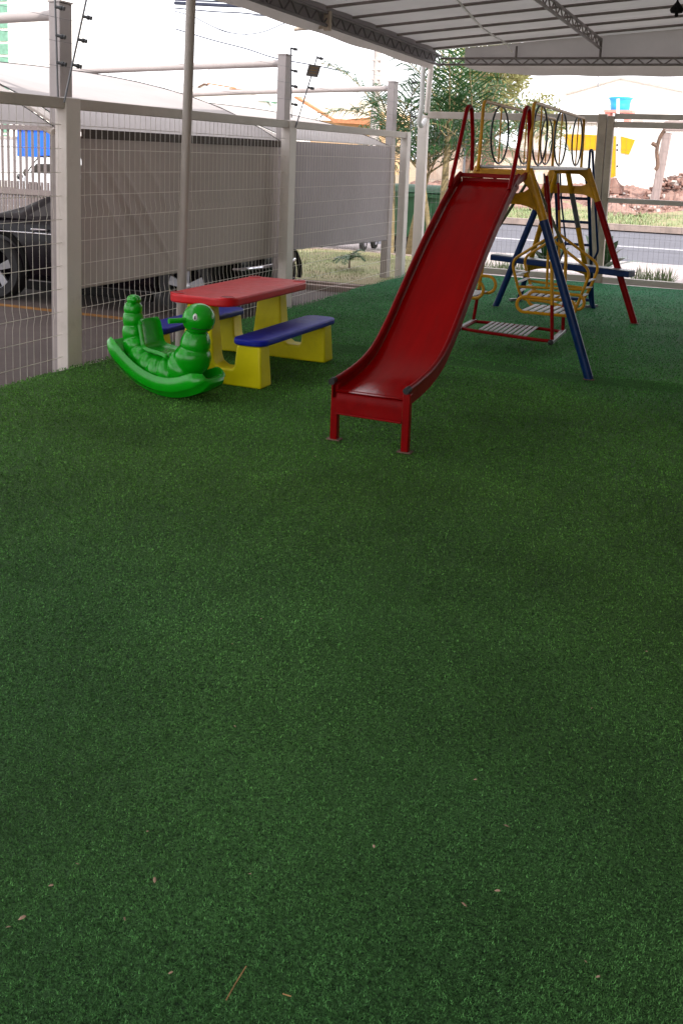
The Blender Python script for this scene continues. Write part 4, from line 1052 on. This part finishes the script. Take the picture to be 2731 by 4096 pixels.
m=MB();m.bar(p5(2255,378)+V((0,-.05,0)),p5(2480,312)+V((0,-.05,0)),.10,.10);m.bar(p5(2480,312)+V((0,-.05,0)),p5(2790,376)+V((0,-.05,0)),.10,.10);m.build('verge_tiles','concrete_light',gh)
tk=thing('water_tank','bright blue plastic water tank on a pink brick stand','water tank',tuple(at(2476,460,Y=43)))
c=at(2477,442,Y=43);ct_=at(2477,391,Y=43);r0_,r1_=.37,.45
prof=[(0,0),(r0_,0),(r0_+.01,.05),(r0_+.03,.2),(r0_+.02,.22),(r0_+.05,.4),(r1_,ct_.z-c.z-.05),(r1_+.03,ct_.z-c.z-.05),(r1_+.03,ct_.z-c.z),(r1_*.8,ct_.z-c.z+.03),(0,ct_.z-c.z+.05)]
n=28;m=MB();k=len(prof);m.add([(c.x+r*math.cos(2*math.pi*i/n),c.y+r*math.sin(2*math.pi*i/n),c.z+z) for i in range(n) for r,z in prof],[(i*k+j,((i+1)%n)*k+j,((i+1)%n)*k+j+1,i*k+j+1) for i in range(n) for j in range(k-1)])
m.build('tank','tank_blue',tk,smooth=50)
MB().box((c.x-.55,c.y-.5,c.z-.10),(c.x+.55,c.y+.5,c.z-.002)).build('slab','pink_wall',tk)
for dx in(-.42,.34): MB().box((c.x+dx-.1,c.y-.4,2.0),(c.x+dx+.1,c.y+.4,c.z-.102)).build('stand_leg','pink_wall',tk)
MB().box((c.x-.9,c.y-.5,2.0),(c.x-.53,c.y+.3,c.z-.25)).build('stand_wall','pink_wall',tk,bevel=.06)
wp=thing('white_pole','slim white pole with dark fittings in front of the yellow band','pole',tuple(at(2467,720,Y=36)))
MB().tube([at(2466,725,Y=36),at(2470,395,Y=36)],.055,10).build('pole','wall_white',wp)
for y in(580,600,665): MB().ball(at(2467,y,Y=35.94),(.03,.03,.04),8,6).build('fitting','car_black',wp)
# far left tower
tw=thing('tile_tower','pale tower block with a column of green glass panels at the left edge','tower block',(-54,62,ZG))
MB().box((-62,60,ZG),(-50.95,68,26)).build('wall','wall_white',tw)
for i in range(16):
    z=1.2+i*.92
    MB().box((-52.35,59.93,z),(-51.62,60.0,z+.74)).build('window','green_tile',tw)
# terracotta and tan houses left of centre
th=thing('tan_house','tan walled house with a sloping tiled roof behind the palms','house',(-17,40,ZG))
m=MB();m.prism([at(1335,482,Y=40),at(1480,440,Y=40),at(1480,700,Y=40),at(1240,700,Y=40),at(1240,480,Y=40)],(0,5,0));m.build('wall','wall_tan',th)
m=MB();m.prism([at(1180,384,Y=39.6),at(1335,478,Y=39.6),at(1335,488,Y=39.6),at(1175,392,Y=39.6)],(0,5,0));m.build('roof_slope','roof_tile',th)
m=MB();m.prism([at(1190,392,Y=39.9),at(1440,398,Y=39.9),at(1480,470,Y=39.9),at(1340,482,Y=39.9)],(0,5,0));m.build('upper_wall','wall_cream',th)
m=MB();m.prism([at(1330,474,Y=39.4),at(1490,486,Y=39.4),at(1490,500,Y=39.4),at(1330,490,Y=39.4)],(0,3,0));m.build('eave_tiles','roof_tile',th)
rh=thing('tile_roof_house','white house with a stepped terracotta roof edge far beyond the awning','house',(-25,46,ZG))
m=MB();m.prism([at(800,340,Y=46),at(1040,372,Y=46),at(1075,420,Y=46),at(1075,640,Y=46),at(700,640,Y=46),at(700,350,Y=46)],(0,6,0));m.build('wall','wall_white',rh)
for a,b,h in(((830,331),(921,346),5),((917,352),(960,354),4),((961,364),(1026,366),3)):
    MB().prism([at(a[0],a[1],Y=45.9),at(b[0],b[1],Y=45.9),at(b[0],b[1]+h,Y=45.9),at(a[0],a[1]+h,Y=45.9)],(0,.6,0)).build('roof_edge','roof_tile',rh)
MB().prism([at(790,346,Y=45.9),at(816,332,Y=45.9),at(817,337,Y=45.9),at(792,350,Y=45.9)],(0,.5,0)).build('gutter','bark',rh)
MB().prism([at(1030,402,Y=45.9),at(1094,405,Y=45.9),at(1090,415,Y=45.9),at(1075,407,Y=45.9)],(0,.4,0)).build('teal_awning','green_tile',rh)
bh=thing('brick_wall','weathered orange brick wall across the road behind the hoops','wall',(-10,35.5,ZG))
MB().prism([at(1690,560,Y=36),at(2000,590,Y=36),at(2215,610,Y=36),at(2215,780,Y=36),at(1690,780,Y=36)],(0,.2,0)).build('wall','wall_brick',bh)
MB().prism([at(2080,530,Y=35.9),at(2215,500,Y=35.9),at(2215,620,Y=35.9),at(2080,620,Y=35.9)],(0,.05,0)).build('upper_wall','wall_cream',bh)
MB().prism([at(1690,555,Y=35.8),at(2216,606,Y=35.8),at(2216,617,Y=35.8),at(1690,566,Y=35.8)],(0,.5,0)).build('coping','concrete_light',bh)
# blue roller panels across the street on the left
for x0,x1,y0,y1,lab in((70,215,519,624,'blue painted panel above the white van behind the bar gate'),(1070,1125,570,706,'narrow blue painted panel seen beside the curtain end')):
    t=thing('blue_panel',lab,'wall panel',tuple(at(x0,800,Y=26.6)))
    a,b=at(x0,y0,Y=26.6),at(x1,y0,Y=26.6);zb=at(x0,y1,Y=26.6).z
    MB().box((a.x,26.6,zb),(b.x,26.75,a.z)).build('panel','blue_wall',t)
    MB().box((a.x-.05,26.62,ZG-.4),(b.x+.05,26.8,zb-.002)).build('wall','wall_white',t)
    MB().box((a.x-.05,26.55,a.z+.003),(b.x+.05,26.8,a.z+.08)).build('coping','wall_white',t)
lw_=thing('boundary_wall','long pale rendered wall across the street behind the car park','wall',(-22,27.2,ZG))
MB().box((-40,27.0,ZP-.1),(-14,27.2,1.55)).build('wall','wall_white',lw_)
MB().box((-40,26.96,1.552),(-14,27.24,1.63)).build('coping','concrete_light',lw_)
# white van
vx=at(245,700,Y=23.6)
vn=thing('white_van','white van parked beyond the bar gate under the blue panel','van',(vx.x,23.6,ZP-.06))
z0=ZP-.06
m=MB();prof=[(-.95,.25),(-.97,.62),(-.62,.80),(-.25,1.22),(.1,1.32),(2.9,1.32),(2.95,.25)]
m.prism([V((vx.x+x,22.9,z0+z)) for x,z in prof],(0,1.6,0));vb=m.build('body','van_white',vn,bevel=.06)
MB().prism([V((vx.x+x,22.885,z0+z)) for x,z in((-.48,.86),(-.28,1.10),(.35,1.12),(.35,.86))],(0,.012,0)).build('side_window','car_glass',vn)
MB().prism([V((vx.x+x,22.885,z0+z)) for x,z in((.45,.86),(.45,1.12),(1.3,1.12),(1.3,.86))],(0,.012,0)).build('side_window','car_glass',vn)
MB().tube(smooth_path([V((vx.x-.62,22.89,z0+.81)),V((vx.x-.25,22.89,z0+1.22)),V((vx.x+.1,22.89,z0+1.32)),V((vx.x+2.8,22.89,z0+1.33))],5),.018,6).build('roof_gutter','car_black',vn)
for x in(-.35,2.2):
    w_=MB().tube([V((vx.x+x,22.86,z0+.3)),V((vx.x+x,23.04,z0+.3))],.3,20).build('wheel','tyre',vn)
MB().ball((vx.x-.55,22.78,z0+.85),(.07,.06,.10)).build('wing_mirror','car_black',vn)
MB().ball((vx.x-.93,23.0,z0+.72),(.06,.12,.09)).build('headlight','car_glass',vn)
# bar gate
gt=thing('bar_gate','grey brown vertical bar gate at the back of the car park','gate',(-11.5,14,ZP))
for z0_,z1_ in((1.655,1.735),(.575,.665),(ZP+.08,ZP+.15)): MB().box((-14.5,13.97,z0_),(-9.4,14.03,z1_)).build('rail','gate_bar',gt)
x=-14.4
while x<-9.4:
    MB().box((x,13.985,ZP+.02),(x+.035,14.015,2.0)).build('bar','gate_bar',gt); x+=.128
x=-14.4+.064
while x<-9.4:
    MB().box((x,13.985,ZP+.02),(x+.03,14.015,.80)).build('short_bar','gate_bar',gt); x+=.128
for x in(-14.6,-9.38): MB().box((x,13.94,ZP),(x+.12,14.06,2.1)).build('post','gate_bar',gt)
# dumpsters
def dumpster(x,y,L,W,H,mt,label):
    z=ZP+.0;t=thing('dumpster',label,'dumpster',(x,y,z),'wheeled dumpsters by the road')
    m=MB();a=.88
    vs=[V((x-L/2*a,y-W/2*a,z+.28)),V((x+L/2*a,y-W/2*a,z+.28)),V((x+L/2*a,y+W/2*a,z+.28)),V((x-L/2*a,y+W/2*a,z+.28)),V((x-L/2,y-W/2,z+H)),V((x+L/2,y-W/2,z+H)),V((x+L/2,y+W/2,z+H)),V((x-L/2,y+W/2,z+H))]
    m.add(vs,[(0,3,2,1),(4,5,6,7),(0,1,5,4),(1,2,6,5),(2,3,7,6),(3,0,4,7)]);m.build('bin',mt,t,bevel=.03)
    MB().grid(lambda u,v:V((x-L/2-.03+(L+.06)*u,y-W/2-.04+(W+.08)*v,z+H+.01+.12*math.sin(math.pi*v))),6,10).build('lid',mt,t)
    for i in range(5):
        xx_=x-L/2*.8+L*.8*i/4;MB().bar(V((xx_,y-W/2*.9-.01,z+.34)),V((xx_,y-W/2-.0,z+H-.08)),.04,.03,up=(1,0,0)).build('rib',mt,t)
    MB().bar(V((x-L/2-.02,y-W/2-.015,z+H-.04)),V((x+L/2+.02,y-W/2-.015,z+H-.04)),.05,.06).build('rim',mt,t)
    for sx in(-1,1):
        for sy in(-1,1):
            c=V((x+sx*L*.36,y+sy*W*.32,z+.12))
            w_=MB().tube([c+V((-.03,0,0)),c+V((.03,0,0))],.115,18).build('wheel','tyre',t)
            MB().tube([c+V((-.035,0,0)),c+V((.035,0,0))],.05,12).build('hub','chrome',w_)
            MB().bar(c+V((0,0,.02)),c+V((0,0,.17)),.09,.03,up=(0,1,0)).build('fork','car_black',w_)
dumpster(-5.45,16.6,1.15,.85,1.02,'dumpster_green','green wheeled dumpster behind the far corner post of the left fence')
dumpster(-6.75,16.35,1.1,.8,1.1,'dumpster_brown','brown wheeled dumpster half hidden by the lilac screen')
# utility pole and cables
up_=thing('utility_pole','slim concrete utility pole rising behind the palm fronds','utility pole',(-10.15,26.2,ZP))
MB().tube([(-10.15,26.2,ZP),(-10.15,26.2,4.25)],[.16,.10],12).build('pole','concrete_light',up_)
for z in(3.2,3.45,3.7,3.95): MB().tube([(-10.28,26.12,z),(-10.02,26.12,z)],.025,8).build('bracket','concrete_light',up_)
up2=thing('street_sign_post','thin grey post with a small blue grey plate behind the slide loop','sign post',tuple(at(1850,690,Y=24)))
MB().tube([at(1853,700,Y=24),at(1862,530,Y=24)],.03,8).build('post','rod_metal',up2)
MB().prism([at(1862,533,Y=23.95),at(1890,535,Y=23.95),at(1888,592,Y=23.95),at(1860,590,Y=23.95)],(0,.02,0)).build('plate','grey_paint',up2)
cabs=[([(700,12),(900,22),(1010,26),(1080,40),(1200,60)],.045,'cable','thick dark cable bundle at the top of the sky'),
([(700,0),(900,8),(1050,24),(1300,70)],.022,'cable','dark cable just above the thick bundle'),
([(700,32),(850,46),(1000,55),(1250,90)],.016,'cable','dark cable just under the thick bundle'),
([(700,40),(900,60),(1120,66),(1300,95)],.010,'cable_pale','pale cable second below the thick bundle'),
([(700,45),(770,65),(850,105),(920,130),(990,137),(1060,125),(1120,100),(1180,76)],.011,'cable','sagging cable with a hanging drop'),
([(700,115),(850,160),(985,195),(1100,232),(1250,260),(1400,290)],.014,'cable','long slanting cable reaching the middle column top'),
([(700,85),(800,96),(1000,160),(1200,215)],.006,'cable_pale','faint slanting cable above the long slanting one'),
([(700,160),(900,205),(1150,250),(1300,300)],.005,'cable_pale','faint slanting cable below the long slanting one')]
for pts,r,mt,lab in cabs:
    o=MB().tube(smooth_path([at(x,y,Y=24) for x,y in pts],6),r,6).build('power_cable',mt);tag(o,lab,'cable','overhead cables')
o=MB().tube([at(986,66,Y=24),at(985,140,Y=24)],.008,6).build('cable_drop','cable');tag(o,'short vertical wire dropping onto the sagging cable','cable')
o=MB().tube([at(2390,300,Y=20),at(2390,380,Y=20),at(2384,452,Y=20)],.009,6).build('drop_wire','cable_pale');tag(o,'thin wire hanging from the canopy edge above the far fence post','wire')
